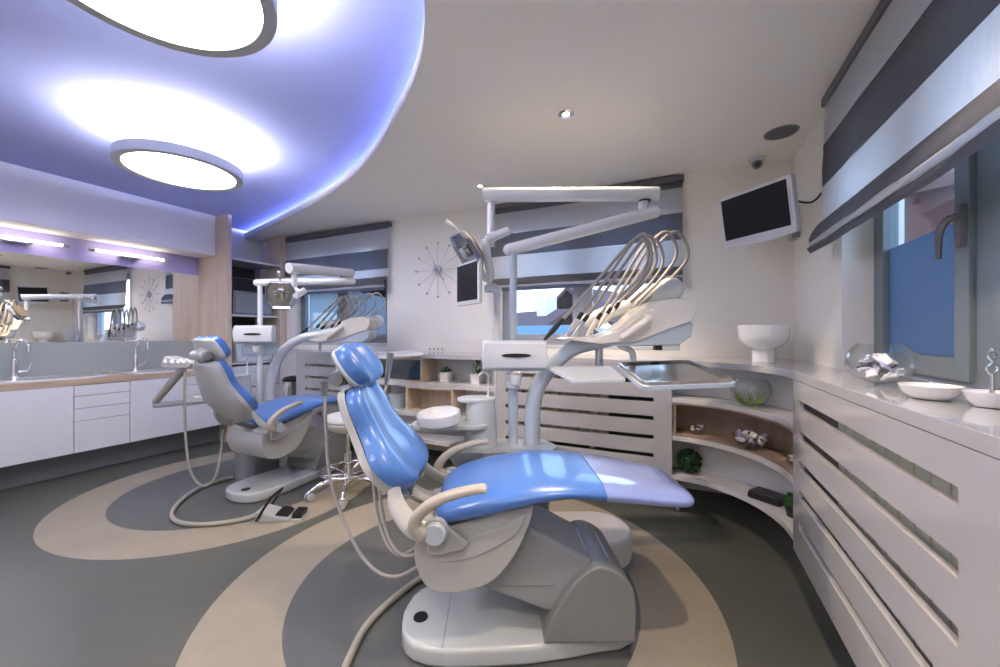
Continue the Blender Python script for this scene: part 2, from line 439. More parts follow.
# ------------------------------------------------------------------ outdoors
struct(MB().box(-70, 60, 5.0, 90, -3.6, -3.5).box(2, 60, -40, 5.0, -3.6, -3.5).build('ground_outside', 'asphalt', flat=True), 'dark street level outside')
def house(loc, rz, w, d, h, rh, wallm, label, wins=True, name='outside_house'):
    t = thing(name, label, 'house', loc, rz)
    MB().box(-w / 2, w / 2, -d / 2, d / 2, 0, h).build('house_wall', wallm, t, flat=True)
    ov = .4
    o = MB().prism([(-d / 2 - ov, h - .1), (0, h + rh), (d / 2 + ov, h - .1), (d / 2 + ov, h + .12), (0, h + rh + .25), (-d / 2 - ov, h + .12)], -w / 2 - ov, w / 2 + ov, 'x')
    o.build('roof', 'roof', t, flat=True)
    MB().box(w * .2, w * .2 + .7, -.6, .1, h, h + rh + .9, .03).build('chimney', 'stucco', t, flat=True)
    if wins:
        for k in range(3):
            x = -w / 2 + (k + .5) * w / 3
            for zz in (h * .28, h * .68):
                MB().box(x - .5, x + .5, -d / 2 - .05, -d / 2 + .05, zz, zz + 1.3, .03).build('window', 'frame', t, flat=True)
    return t
house((-6.9, 19, -3.5), math.radians(-28), 4.2, 5, 4.4, 1.4, 'stucco', 'white house with a red roof beyond the middle back window')
house((-4.4, 25, -3.5), math.radians(62), 6, 6, 5.2, 2.2, 'stucco', 'white house with a red gable further right beyond the middle back window')
house((-14.8, 12.0, -3.5), math.radians(15), 7, 5, 6.4, 1.4, 'duskwall', 'blue-grey house beyond the left back window')
house((6.2, 12.0, -3.5), math.radians(-35), 7, 5, 7.6, 2.0, 'brick', 'red-brown house seen above the frosted right window')
t = thing('outside_canopy', 'teal street canopy beyond the middle back window', 'canopy', (-3.9, 10.5, -3.5), math.radians(-20))
MB().prism([(-1.2, 4.5), (0, 4.95), (1.2, 4.5), (1.2, 4.6), (0, 5.07), (-1.2, 4.6)], -1.6, 1.6, 'x').build('canopy_roof', 'teal', t, flat=True)
for sx in (-1.4, 1.4): MB().cyl((sx, 0, 0), (sx, 0, 4.93), .08).build('post', 'teal', t)

# ------------------------------------------------------------------ roman blinds
def blind(name, label, ax, a0, a1, d, sgn, bands, zhem, hang, group, hm=('fl', 'fd')):
    """ax: 'x' spans x at y=d; 'y' spans y at x=d. sgn: direction into the room"""
    c0 = (a0 + a1) / 2
    if ax == 'x': t = thing(name, label, 'blind', (c0, d, zhem), 0, group); Q = lambda a, q, z: (a - c0, q * sgn, z - zhem)
    else: t = thing(name, label, 'blind', (d, c0, zhem), 0, group); Q = lambda a, q, z: (q * sgn, a - c0, z - zhem)
    def sheet(mb, prof, n=24, wob=0.006, seed=0):
        rnd = random.Random(seed); ph = [rnd.uniform(0, 6) for _ in range(4)]
        rows = []
        for i in range(n + 1):
            u = i / n; a = a0 + (a1 - a0) * u
            wv = wob * (math.sin(u * 9 + ph[0]) + .6 * math.sin(u * 21 + ph[1]) + .4 * math.sin(u * 37 + ph[2]))
            rows.append([Q(a, q + wv * (k != 0), z + wv * .5 * (k not in (0, len(prof) - 1))) for k, (q, z) in enumerate(prof)])
        b = bmesh.new(); R = [[b.verts.new(p) for p in rr] for rr in rows]
        for i in range(n):
            for k in range(len(prof) - 1): b.faces.new((R[i][k], R[i + 1][k], R[i + 1][k + 1], R[i][k + 1]))
        bmesh.ops.solidify(b, geom=b.faces[:], thickness=0.003)
        mb._merge(b)
    x = Q(a0 - .01, -.02, 2.595), Q(a1 + .01, .035, 2.645)
    MB().box(x[0][0], x[1][0], min(x[0][1], x[1][1]), max(x[0][1], x[1][1]), x[0][2], x[1][2], .004).build('headrail', 'head', t)
    mb = MB()
    for k, (z1, z0, m) in enumerate(bands):
        mb.use(m); steps = 5
        q1 = 0.02 + 0.008 * k; q0 = 0.028 + 0.008 * k
        prof = [(q1 + (q0 - q1) * j / steps + .006 * math.sin(PI * j / steps), z1 + (z0 - z1) * j / steps) for j in range(steps + 1)]
        sheet(mb, prof, seed=3)
    mb.build('fabric', None, t, ang=60)
    zt = bands[-1][1]
    mb = MB(); q = .05
    mb.use('fhem'); sheet(mb, [(q, zt + .004), (q + hang * .6, zt - (zt - zhem) * .3), (q + hang * .9, zt - (zt - zhem) * .6), (q + hang * .75, zhem + .03)], wob=.007, seed=5)
    mb.use(hm[0]); sheet(mb, [(q + hang * .75, zhem + .045), (q + hang * .9, zhem + .025), (q + hang * .6, zhem + .008)], wob=.007, seed=5)
    mb.use(hm[1]); sheet(mb, [(q + hang * .5, zhem + .03), (q + hang * .85, zhem + .0), (q + hang * .5, zhem - .022)], wob=.007, seed=6)
    mb.build('hem_fold', None, t, ang=60)
    return t
BG = 'striped roman blinds'
blind('roman_blind', 'short striped grey blind over the back left window', 'x', -4.93, -3.13, 3.60, -1, [(2.60, 2.565, 'fd'), (2.565, 2.325, 'fl'), (2.325, 2.09, 'fd'), (2.09, 1.99, 'fl')], 1.85, .06, BG)
blind('roman_blind', 'striped grey blind behind the white operating lamp arms', 'x', -1.80, 0.02, 3.60, -1, [(2.60, 2.54, 'fd'), (2.54, 2.325, 'fl'), (2.325, 2.10, 'fd'), (2.10, 1.87, 'fl')], 1.76, .06, BG)
blind('roman_blind', 'large striped grey blind in front of the right window', 'y', 0.10, 2.76, 0.765, -1, [(2.60, 2.377, 'flr'), (2.377, 2.134, 'fdr'), (2.134, 1.93, 'flr')], 1.79, .05, BG, ('flr', 'fdr'))

# ------------------------------------------------------------------ ceiling fittings
def ring_lamp(x, y, z, R, label):
    t = thing('ring_pendant_lamp', label, 'ceiling lamp', (x, y, z), 0, 'round pendant lamps')
    MB().lathe([(R - .048, 0.0), (R - .004, 0.0), (R, .006), (R, .066), (R - .006, .07), (R - .03, .07), (R - .03, .05), (R - .048, .05)], seg=72, closed=True).build('lamp_ring', 'lampgrey', t)
    MB().lathe([(0, .012), (R - .05, .012), (R - .05, .02), (0, .02)], seg=64).build('diffuser', 'diff', t)
    MB().lathe([(0, .050), (R - .06, .050), (R - .06, .056), (0, .056)], seg=64).build('top_diffuser', 'difftop', t)
    H = ZT - z
    for k in range(3):
        a = 2 * PI * k / 3 + 2.4
        o = MB().cyl(((R - .02) * math.cos(a), (R - .02) * math.sin(a), .06), ((R - .02) * math.cos(a), (R - .02) * math.sin(a), H), .0015, seg=6)
        o.cyl(((R - .02) * math.cos(a), (R - .02) * math.sin(a), H - .03), ((R - .02) * math.cos(a), (R - .02) * math.sin(a), H), .007, .009, seg=10)
        o.build('suspension_cable', 'steel', t)
    MB().cyl((0, 0, H - .04), (0, 0, H), .035, .04).build('ceiling_mount', 'lampgrey', t)
ring_lamp(-1.62, .665, 2.50, .383, 'large round lit lamp nearest the camera, cut by the top edge')
ring_lamp(-3.34, 1.588, 2.50, .376, 'round lit lamp hanging above the far dental chair')
ring_lamp(-1.6, -1.2, 2.50, .38, 'round fill lamp added out of frame behind the camera')  # added unseen lamp, brightens the room from the camera side
ring_lamp(-3.6, -.6, 2.50, .38, 'round fill lamp added out of frame over the mirror side')  # second added lamp, unseen, fills in light along the mirror side

def downlight(x, y, label, power=14, group='recessed spotlights', size=math.radians(105)):
    t = thing('recessed_spotlight', label, 'spotlight', (x, y, ZC), 0, group)
    MB().lathe([(.022, -.003), (.040, -.008), (.050, -.002), (.050, .0), (.022, .0)], seg=28, closed=True).build('trim_ring', 'chrome', t)
    MB().lathe([(0, -.0015), (.022, -.0015), (.022, -.001), (0, -.001)], seg=24).build('bulb', 'bulb', t)
    l = bpy.data.lights.new('spot_light', 'SPOT'); l.energy = power; l.color = (1.0, .80, .58); l.spot_size = size; l.spot_blend = .5; l.shadow_soft_size = .03
    lo = bpy.data.objects.new('spot_light', l); COL.objects.link(lo); lo.location = (x, y, ZC - .02)
    return t
downlight(-.636, 2.318, 'lit recessed spotlight in the open ceiling right of the curved edge', 55)
downlight(-1.654, 3.106, 'lit recessed spotlight near the upper left end of the white lamp arm', 5)
downlight(.12, .95, 'recessed fill spotlight added out of frame above the right window counter', 40, size=math.radians(110))  # unseen spotlight added for extra light on the right
downlight(.05, -.6, 'recessed fill spotlight added out of frame behind the camera', 40, size=math.radians(110))  # another added spotlight, never in view, lifts the floor bounce

t = thing('ceiling_speaker', 'round grey speaker grille set in the ceiling above the television', 'speaker', (.615, 3.14, ZC))
MB().lathe([(0, -.006), (.088, -.005), (.088, 0), (0, 0)], seg=40).build('grille', 'speaker', t)
MB().lathe([(.088, -.007), (.098, -.005), (.1, 0), (.088, 0)], seg=40, closed=True).build('rim', 'grey', t)
t = thing('dome_camera', 'small security camera on the ceiling above the television', 'security camera', (.535, 3.52, ZC))
MB().lathe([(0, 0), (.055, 0), (.052, -.02), (.035, -.032), (0, -.034)], seg=28).build('mount', 'dwhite', t)
MB().ball((0, -.01, -.05), .036, 20).build('camera_body', 'grey', t)
MB().cyl((0, -.035, -.062), (-.008, -.052, -.074), .02, .017).build('lens', 'black', t)

# ------------------------------------------------------------------ mirror wall
tag(MB().box(XL, XL + .008, YF + .3, 2.82, 1.232, 2.06).build('wall_mirror', 'mirror', flat=True), 'long frameless mirror above the washbasin counter', 'mirror')
tag(MB().box(XL + .0015, XL + .008, YF + .3, 2.82, .905, 1.230).build('glass_splashback', 'splash', flat=True), 'grey-green glass splashback between the mirror and counter', 'splashback')
def tube_lamp(y0, y1, label):
    c = (y0 + y1) / 2
    t = thing('mirror_lamp', label, 'wall lamp', (XL, c, 2.18), 0, 'tube lamps above the mirror')
    h = (y1 - y0) / 2
    MB().cyl((.085, -h + .045, 0), (.085, h - .045, 0), .013).build('tube', 'tube', t)
    for s in (-1, 1):
        MB().cyl((.085, s * (h - .045), 0), (.085, s * h, 0), .016).build('end_cap', 'steel', t)
    MB().box(0, .075, -.09, .09, -.035, -.015, .003).box(.055, .1, -.09, .09, -.03, -.018, .002).build('bracket', 'steel', t)
tube_lamp(1.0, 1.65, 'lit tube lamp over the mirror at the left edge')
tube_lamp(1.79, 2.47, 'lit tube lamp over the mirror nearest the wood panel')

# counter
tag(MB().box(XL + .0015, -4.93, YF + .3, 2.80, .845, .90, .004).build('worktop', 'woodh'), 'light oak worktop along the mirror wall', 'worktop')
def basin(y, label):
    t = thing('washbasin', label, 'washbasin', (-5.26, y, .90), 0, 'white washbasins')
    ring = lambda rx, ry, z: [(rx * math.cos(a) if abs(math.cos(a)) < 2 else 0, ry * math.sin(a), z) for a in [2 * PI * k / 40 for k in range(40)]]
    def sq(rx, ry, z, e=.45):
        f = lambda v: math.copysign(abs(v) ** e, v)
        return [(rx * f(math.cos(2 * PI * k / 48)), ry * f(math.sin(2 * PI * k / 48)), z) for k in range(48)]
    MB().loft([sq(.27, .36, .001), sq(.27, .36, .012), sq(.262, .352, .016), sq(.19, .29, .014, .7), sq(.17, .27, .008, .8), sq(.05, .08, .004, 1)]).build('basin', 'porcelain', t)
    MB().lathe([(0, .008), (.02, .008), (.022, .005), (0, .005)], seg=20).build('drain', 'chrome', t)
basin(1.45, 'white inset washbasin below the left tap')
basin(2.30, 'white inset washbasin below the tap nearest the wood panel')
def faucet(y, label):
    t = thing('faucet', label, 'tap', (-5.47, y, .912), 0, 'chrome taps')
    MB().lathe([(0, 0), (.028, 0), (.028, .008), (.024, .014), (.022, .05), (.022, .16), (.016, .17), (0, .17)], seg=24).build('faucet_body', 'chrome', t)
    MB().tube([(0, 0, .15), (0, 0, .24), (.012, .004, .29), (.05, .016, .335), (.105, .034, .335), (.14, .045, .30), (.145, .047, .25)], .0125, seg=14).cyl((.145, .047, .262), (.146, .047, .235), .015).build('spout', 'chrome', t)
    MB().cyl((0, .0, .05), (0, .07, .055), .011).tube([(0, .075, .05), (.005, .085, .09), (.012, .095, .13)], [.008, .007, .005], seg=10).build('lever', 'chrome', t)
faucet(1.30, 'chrome gooseneck tap at the left edge of the counter')
faucet(2.16, 'chrome gooseneck tap left of the far chair\'s instrument holder')
# base cabinets
def cabinet(y0, y1, kind, label):
    t = thing('base_cabinet', label, 'cabinet', (-5.2, (y0 + y1) / 2, .235), 0, 'white base cabinets')
    h = (y1 - y0) / 2; H = .61
    MB().box(-.36, .25, -h + .001, h - .001, 0, H).build('carcass', 'seam', t, flat=True)
    g = .0025
    if kind == 'door':
        MB().box(.25, .27, -h + g, h - g, .002, H - g, .002).build('door', 'cabwhite', t)
    else:
        zs = [0.002, .285, .40, .512, H]
        for a, b in zip(zs[:-1], zs[1:]): MB().box(.25, .27, -h + g, h - g, a, b - 2 * g, .002).build('drawer', 'cabwhite', t)
cabinet(.62, 1.512, 'door', 'wide white cabinet below the left tap, cut by the left edge')
cabinet(1.512, 1.90, 'drawers', 'white four-drawer cabinet between the two taps')
cabinet(1.90, 2.363, 'door', 'white door cabinet behind the far chair\'s instrument arm')
cabinet(2.363, 2.82, 'drawers', 'white drawer cabinet next to the oak panel, behind the far headrest')
cabinet(-.5, .62, 'door', 'white door cabinet out of frame along the mirror wall')

# tall shelf unit in the far left corner
t = thing('shelf_unit', 'tall open oak shelf unit in the far left corner', 'shelf unit', (-5.25, 3.2, 0))
MB().box(-.33, .285, -.37, -.325, 0, 2.77).build('side_panel', 'wood', t)
MB().box(-.03, .25, .33, .425, 0, ZC).build('side_panel', 'wood', t)
MB().box(-.33, -.30, -.325, .33, 0, ZC - .4).build('back_panel', 'darkback', t)
for z, d in ((2.235, .25), (1.535, .22), (.93, .22)):
    MB().box(-.30, d, -.325, .33, z, z + .025, .002).build('shelf', 'white', t)
for k in range(3): MB().box(-.28, .24, -.32, .325, .08 + k * .28, .345 + k * .28, .003).build('drawer', 'cabwhite', t)
t = thing('sterilizer', 'dark metal sterilizer on the tall corner shelf unit', 'appliance', (-5.25, 3.22, 1.561))
MB().box(-.24, .19, -.27, .24, 0, .47, .012).build('housing', 'steel', t)
MB().box(.19, .205, -.27, .24, .30, .46, .004).build('front_panel', 'black', t)
MB().box(.19, .203, -.25, .22, .02, .28, .006).build('door', 'alu', t)
MB().box(.203, .207, -.10, .02, .40, .425, .001).build('display', 'screen', t)
t = thing('towel_dispenser', 'pale box dispenser on the lower corner shelf behind the viewer box', 'dispenser', (-5.2, 3.22, .956))
MB().box(-.2, .18, -.25, .22, 0, .42, .02).build('housing', 'dwhite', t)
MB().box(.18, .185, -.2, .17, .06, .22, .004).build('front_window', 'paleblue', t)

# ------------------------------------------------------------------ counters along back and right walls
HC = 1.115
def arc(r0=0.0, n=16):
    """concave corner curve from (-.05,3.05) to (.52,2.40); r0 moves it towards the corner"""
    return [(-.05 + (.57 + r0) * math.sin(a), 2.40 + (.65 + r0) * math.cos(a)) for a in [PI / 2 * k / n for k in range(n + 1)]]
top = [(-4.04, 3.05), (-2.0, 3.05)] + arc() + [(.52, 1.0), (.52, -1.5), (.788, -1.5), (.788, 3.628), (-4.04, 3.628)]
tag(MB().prism(top, HC - .04, HC, 'z', .003).build('window_counter', 'gloss'), 'white gloss counter running below the windows and round the corner', 'counter')
struct(MB().box(.788, .925, RW[0] + .001, RW[1] - .001, HC - .04, HC, .002).build('trim_3', 'gloss'), 'white window sill inside the right window recess')

def slotted(name, label, ax, a0, a1, s0, s1, d0, d1, z0, z1, slots, inner, group):
    t = thing(name, label, 'radiator cover', (0, 0, 0), 0, group)
    o = MB()
    B = (lambda p, q, u, v: o.box(p, q, d0, d1, u, v)) if ax == 'x' else (lambda p, q, u, v: o.box(d0, d1, p, q, u, v))
    B(a0, s0, z0, z1); B(s1, a1, z0, z1)
    zz = z0
    for u, v in slots:
        B(s0, s1, zz, u); zz = v
    B(s0, s1, zz, z1)
    bmesh.ops.remove_doubles(o.bm, verts=o.bm.verts, dist=1e-5)
    o.build('front_panel', 'gloss', t, ang=30)
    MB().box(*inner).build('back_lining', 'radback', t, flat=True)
    return t
SL = [(.397, .427), (.531, .561), (.672, .702), (.808, .838), (.944, .974)]
SG = 'slotted white radiator covers'
slotted('radiator_cover', 'slotted white panel behind the far chair\'s footrest', 'x', -4.04, -2.88, -3.885, -3.03, 3.05, 3.07, .255, HC - .041, SL, (-4.03, -2.89, 3.58, 3.60, .0, 1.07), SG)
slotted('radiator_cover', 'slotted white panel under the middle back window', 'x', -1.46, -.052, -1.372, -.176, 3.05, 3.07, .255, HC - .041, SL, (-1.45, -.06, 3.58, 3.60, .0, 1.07), SG)
SR = [(.36, .398), (.51, .552), (.652, .695), (.795, .838), (.945, .985)]
slotted('radiator_cover', 'long glossy slotted white panel in the right foreground', 'y', -1.5, 2.40, 1.12, 2.293, .52, .54, .22, HC - .041, SR, (.77, .785, -1.5, 2.38, .0, 1.07), SG)
def radiator(loc, rz, n, label):
    t = thing('radiator', label, 'radiator', loc, rz, 'column radiators')
    for k in range(n):
        x = (k - (n - 1) / 2) * .08
        o = MB().box(x - .038, x + .038, -.035, .035, 0, .6, .008)
        o.build('radiator_section', 'rad', t)
    MB().cyl((-n * .04, 0, .05), (n * .04 + .02, 0, .05), .02).cyl((-n * .04, 0, .55), (n * .04 + .06, 0, .55), .02).box(-n * .03, -n * .03 + .04, -.02, .02, -.32, .02).box(n * .03 - .04, n * .03, -.02, .02, -.32, .02).build('header_pipe', 'rad', t)
radiator((-.95, 3.145, .42), 0, 11, 'olive radiator seen through the slots under the middle back window')
radiator((-3.5, 3.145, .42), 0, 10, 'olive radiator behind the left back slotted panel')
radiator((.615, 1.60, .42), PI / 2, 10, 'dark olive radiator seen through the slots on the right')

# open shelf unit between the back covers
t = thing('open_shelf', 'low open shelf unit below the wall clock', 'shelf unit', (-2.17, 3.05, 0))
x0, x1 = -.705, .705
MB().box(x0, x1, .25, .27, .255, 1.073).build('back_panel', 'white', t, flat=True)
MB().box(x0, x1, 0, .50, .795, .845, .002).build('shelf', 'white', t)
MB().box(x0, x1, 0, .50, .505, .555, .002).build('shelf', 'white', t)
MB().box(x0, x1, 0, .50, .255, .295, .002).build('shelf', 'white', t)
for sx in (x0, x1 - .018): MB().box(sx, sx + .018, .002, .50, .255, 1.073).build('side_panel', 'white', t)
def wbox(xa, xb, z0, z1, name):
    o = MB(); o.box(xa, xa + .022, .0, .248, z0, z1); o.box(xb - .022, xb, 0, .248, z0, z1); o.box(xa + .022, xb - .022, 0, .248, z1 - .015, z1); o.box(xa + .022, xb - .022, 0, .248, z0, z0 + .012); o.box(xa + .022, xb - .022, .238, .248, z0 + .012, z1 - .015)
    return o.build(name, 'wood', t, flat=True)
b = wbox(-.685, -.085, .846, 1.072, 'wooden_box')
MB().box(-.66, -.11, .008, .014, .862, 1.055).build('smoked_door', 'smoke', b)
wbox(-.285, .262, .556, .794, 'wooden_box')
def pot(x, z, label, kind):
    tt = thing('potted_plant', label, 'plant', (x, 3.17, z), 0, 'potted plants on the open shelf')
    MB().loft([[(sx * w, sy * w, h) for sx, sy in ((-1, -1), (1, -1), (1, 1), (-1, 1))] for w, h in ((.040, 0), (.047, .095), (.042, .095), (.038, .06))]).build('pot', 'porcelain', tt, ang=20)
    MB().box(-.038, .038, -.038, .038, .05, .085).build('soil', 'soil', tt)
    o = MB(); rnd = random.Random(4 + int(x * 10))
    for k in range(60 if kind else 46):
        if kind: a = rnd.uniform(0, 2 * PI); q = rnd.uniform(0, .05); c = Vector((q * math.cos(a), q * math.sin(a), .09 + rnd.uniform(0, .045) * (1 - q / .08)))
        else: a = rnd.uniform(0, 2 * PI); q = rnd.uniform(.0, .03); c = Vector((q * math.cos(a), q * math.sin(a), .09 + rnd.uniform(0, .13)))
        d = Vector((math.cos(a), math.sin(a), rnd.uniform(.1, 1.0))).normalized(); L = .03; sdir = d.cross(Vector((0, 0, 1))).normalized() * .009
        o.loft([[c - d * .002, c + sdir * .3, c + d * .004 + Vector((0, 0, .002))], [c + d * L * .5 - sdir, c + d * L * .5 + sdir, c + d * L * .5 + Vector((0, 0, .005))], [c + d * L - sdir * .1, c + d * L + sdir * .1, c + d * L + Vector((0, 0, .001))]])
    if not kind: o.cyl((0, 0, .08), (0, 0, .2), .004, seg=6)
    o.build('foliage', 'leaf', tt, flat=True)
pot(-2.06, .846, 'low round green plant in a white pot on the open shelf', True)
pot(-1.72, .846, 'upright leafy green plant in a white pot on the open shelf', False)
t = thing('specimen_jar', 'small dark glass beside the round shelf plant', 'jar', (-1.93, 3.2, .846))
MB().lathe([(0, 0), (.03, 0), (.032, .05), (.024, .06), (0, .06)], seg=20).build('jar_body', 'clear', t)
MB().lathe([(0, .06), (.026, .06), (.026, .07), (0, .07)], seg=20).build('lid', 'alu', t)
t = thing('storage_tub', 'pale cylindrical tub on the lower open shelf behind the near headrest', 'tub', (-2.66, 3.17, .556))
MB().lathe([(0, 0), (.085, 0), (.095, .14), (.088, .14), (.08, .01), (0, .01)], seg=28).build('tub_body', 'paleblue', t)
MB().lathe([(0, .13), (.087, .13), (.087, .142), (0, .142)], seg=28).build('lid', 'dwhite', t)
t = thing('acrylic_stand', 'clear acrylic display stand in the lower wooden box', 'stand', (-2.32, 3.18, .569))
MB().box(-.05, .05, -.05, .05, 0, .008).build('base_plate', 'clear', t)
MB().box(-.045, .045, -.003, .003, .008, .17).box(-.045, -.039, -.05, -.003, .008, .12).build('upright', 'clear', t)
t = thing('card_box', 'small white card box in the lower wooden box', 'box', (-1.99, 3.15, .569))
MB().box(-.05, .05, -.03, .03, 0, .06, .003).build('box_body', 'paper', t)
MB().box(-.051, .051, -.031, .031, .052, .066, .003).build('lid', 'dwhite', t)
t = thing('socket_strip', 'row of four small wall sockets above the open shelf', 'sockets', (-2.49, YB, 1.142))
MB().box(-.12, .12, -.006, 0, -.02, .02, .002).build('plate', 'cream', t)
for k in range(4): MB().cyl((-.084 + k * .056, -.006, 0), (-.084 + k * .056, -.008, 0), .013).build('socket', 'shell', t)

# curved corner shelves
t = thing('corner_shelf', 'curved open corner shelf between the back and right panels', 'shelf unit', (0, 0, 0))
def cboard(name, z0, z1, m, r0=0.0, rin=None):
    p = arc(r0) + [(.784, 2.40 - (0 if r0 == 0 else 0)), (.784, 3.62), (-.05, 3.62)]
    return MB().prism(p, z0, z1, 'z', .002).build(name, m, t)
cboard('shelf', .812, .845, 'white'); cboard('shelf', .537, .572, 'white'); cboard('shelf', .255, .289, 'white')
cboard('shelf_lining', .573, .583, 'woodx', .004); cboard('shelf_lining', .798, .811, 'woodx', .004)
def curved_back(name, off, z0, z1, m, dark=False):
    a, b = arc(off, 20), arc(off + .015, 20)
    MB().prism(a + b[::-1], z0, z1, 'z').build(name, m, t, ang=30)
curved_back('back_panel', .20, .846, HC - .042, 'white'); curved_back('back_panel', .20, .290, .536, 'white'); curved_back('wooden_back', .19, .584, .797, 'woodx')
MB().box(-.048, -.026, 3.06, 3.3, .584, .797).build('side_lining', 'woodx', t, flat=True)
MB().box(.53, .75, 2.402, 2.42, .29, HC - .042).build('side_panel', 'white', t, flat=True)
for p in ((-.02, 3.12), (.62, 2.66)): MB().cyl((p[0], p[1], 0), (p[0], p[1], .254), .018).build('foot', 'steel', t)

# items on the corner shelf and counter
t = thing('footed_bowl', 'white footed bowl on the counter in the room corner', 'bowl', (.515, 3.14, HC + .001))
MB().lathe([(0, 0), (.066, 0), (.066, .085), (.075, .092), (.105, .108), (.135, .14), (.148, .18), (.152, .25), (.145, .25), (.14, .185), (.125, .15), (.09, .12), (0, .11)], seg=48).build('bowl_body', 'porcelain', t)
t = thing('glass_bowl', 'round clear glass bowl with green grass on the upper corner shelf', 'bowl', (.405, 2.885, .847))
def gbowl(R, zs, cut): 
    pr = [(0, .003)]
    for k in range(1, 15):
        a = -PI / 2 + (PI / 2 + cut) * k / 14
        pr.append((R * math.cos(a), zs * (R + R * math.sin(a)) + .003))
    return pr + [(r - .004, z) for r, z in reversed(pr[1:])] + [(0, .008)]
MB().lathe(gbowl(.115, .9, .75), seg=40).build('bowl_body', 'clear', t)
o = MB(); rnd = random.Random(9)
for k in range(42):
    a = rnd.uniform(0, 2 * PI); q = rnd.uniform(.01, .06); b = a + rnd.uniform(-.8, .8)
    o.tube([(q * math.cos(a), q * math.sin(a), .012), (.075 * math.cos(b), .075 * math.sin(b), .03 + rnd.uniform(0, .02)), (.09 * math.cos(b + .3), .09 * math.sin(b + .3), .05 + rnd.uniform(0, .07))], [.004, .003, .001], seg=5, n=4)
o.build('grass_filling', 'moss', t)
def shell_dish(loc, R, n, label):
    t = thing('pebble_dish', label, 'dish', loc, 0, 'glass dishes of pebbles on the corner shelf')
    MB().lathe([(0, .002), (R * .6, .002), (R * .95, R * .5), (R, R * .9), (R * .97, R * .9), (R * .9, R * .5), (R * .55, .008), (0, .008)], seg=32).build('dish_body', 'clear', t)
    rnd = random.Random(n); 
    for k in range(n):
        a = rnd.uniform(0, 2 * PI); q = R * .72 * math.sqrt(rnd.random()); zz = .012 + R * .25 + rnd.uniform(0, R * .75) * (1 - .45 * q / R)
        MB(TR(q * math.cos(a), q * math.sin(a), zz) @ Matrix.Rotation(rnd.uniform(0, 3), 4, Vector((rnd.random(), rnd.random(), .3)).normalized())).ball((0, 0, 0), R * .2, 8, (1.3, .8, .65)).build('pebble', ('shellA', 'shellB', 'shellA', 'shellC')[k % 4], t)
    return t
shell_dish((.11, 3.13, .584), .06, 14, 'small dish of pale pebbles on the wooden corner shelf')
shell_dish((.40, 2.865, .584), .10, 64, 'large dish of lavender pebbles on the wooden corner shelf')
shell_dish((.585, 2.60, .584), .06, 14, 'dish of pebbles at the right end of the wooden corner shelf')
t = thing('topiary_ball', 'dark green topiary ball on the lowest corner shelf', 'plant', (.06, 3.15, .292))
o = MB().ball((0, 0, .088), .075, 16); rnd = random.Random(3)
for k in range(260):
    d = Vector((rnd.gauss(0, 1), rnd.gauss(0, 1), rnd.gauss(0, 1))).normalized(); c = Vector((0, 0, .088)) + d * .070
    s = d.orthogonal().normalized() * .007; s.rotate(Matrix.Rotation(rnd.uniform(0, 6), 3, d)); e = d.cross(s).normalized() * .003
    o.loft([[c - s, c + s, c + e], [c + d * .012 - s * .9, c + d * .012 + s * .9, c + d * .012 + e], [c + d * .02 - s * .1, c + d * .02 + s * .1, c + d * .02 + e * .2]])
o.build('leaf_ball', 'darkleaf', t, flat=True)
t = thing('black_case', 'flat black case on the lowest corner shelf', 'case', (.49, 2.83, .292), math.radians(-35))
MB().box(-.09, .09, -.065, .065, 0, .035, .006).build('case_body', 'black', t)
MB().box(-.085, .085, -.06, .06, .0352, .045, .005).build('lid', 'black', t)
t = thing('shelf_plant', 'small green plant at the right end of the lowest corner shelf', 'plant', (.575, 2.63, .292))
MB().lathe([(0, 0), (.035, 0), (.045, .06), (.04, .06), (.03, .01), (0, .01)], seg=24).build('pot', 'black', t)
o = MB().ball((0, 0, .085), .04, 12)
for k in range(80):
    d = Vector((rnd.gauss(0, 1), rnd.gauss(0, 1), rnd.gauss(0, 1))).normalized(); c = Vector((0, 0, .085)) + d * .036; s = d.orthogonal().normalized() * .006; e = d.cross(s).normalized() * .003
    o.loft([[c - s, c + s, c + e], [c + d * .02 - s * .1, c + d * .02 + s * .1, c + d * .02 + e * .2]])
o.build('foliage', 'leaf', t, flat=True)
t = thing('fish_bowl', 'clear round glass bowl of white and lavender sachets on the window counter', 'bowl', (.675, 1.90, HC + .001))
MB().lathe(gbowl(.10, .85, .85), seg=48).build('bowl_body', 'clear', t)
for k in range(46):
    rnd = random.Random(50 + k)
    a = rnd.uniform(0, 2 * PI); zz = .040 + rnd.uniform(0, .055); q = (.040 + .12 * (zz - .040)) * math.sqrt(rnd.random())
    T = TR(.675 + q * math.cos(a), 1.90 + q * math.sin(a), HC + .001 + zz) @ Matrix.Rotation(rnd.uniform(-.9, .9), 4, 'X') @ Matrix.Rotation(rnd.uniform(-.9, .9), 4, 'Y') @ RZ(rnd.uniform(0, 3))
    o = MB(T).box(-.026, .026, -.018, .018, -.004, .004, .003).build('sachet', ('paper', 'lavpack', 'paper', 'shellC')[k % 4])
    tag(o, 'small sachet in the glass bowl on the window counter', 'sachet', 'sachets in the glass bowl')
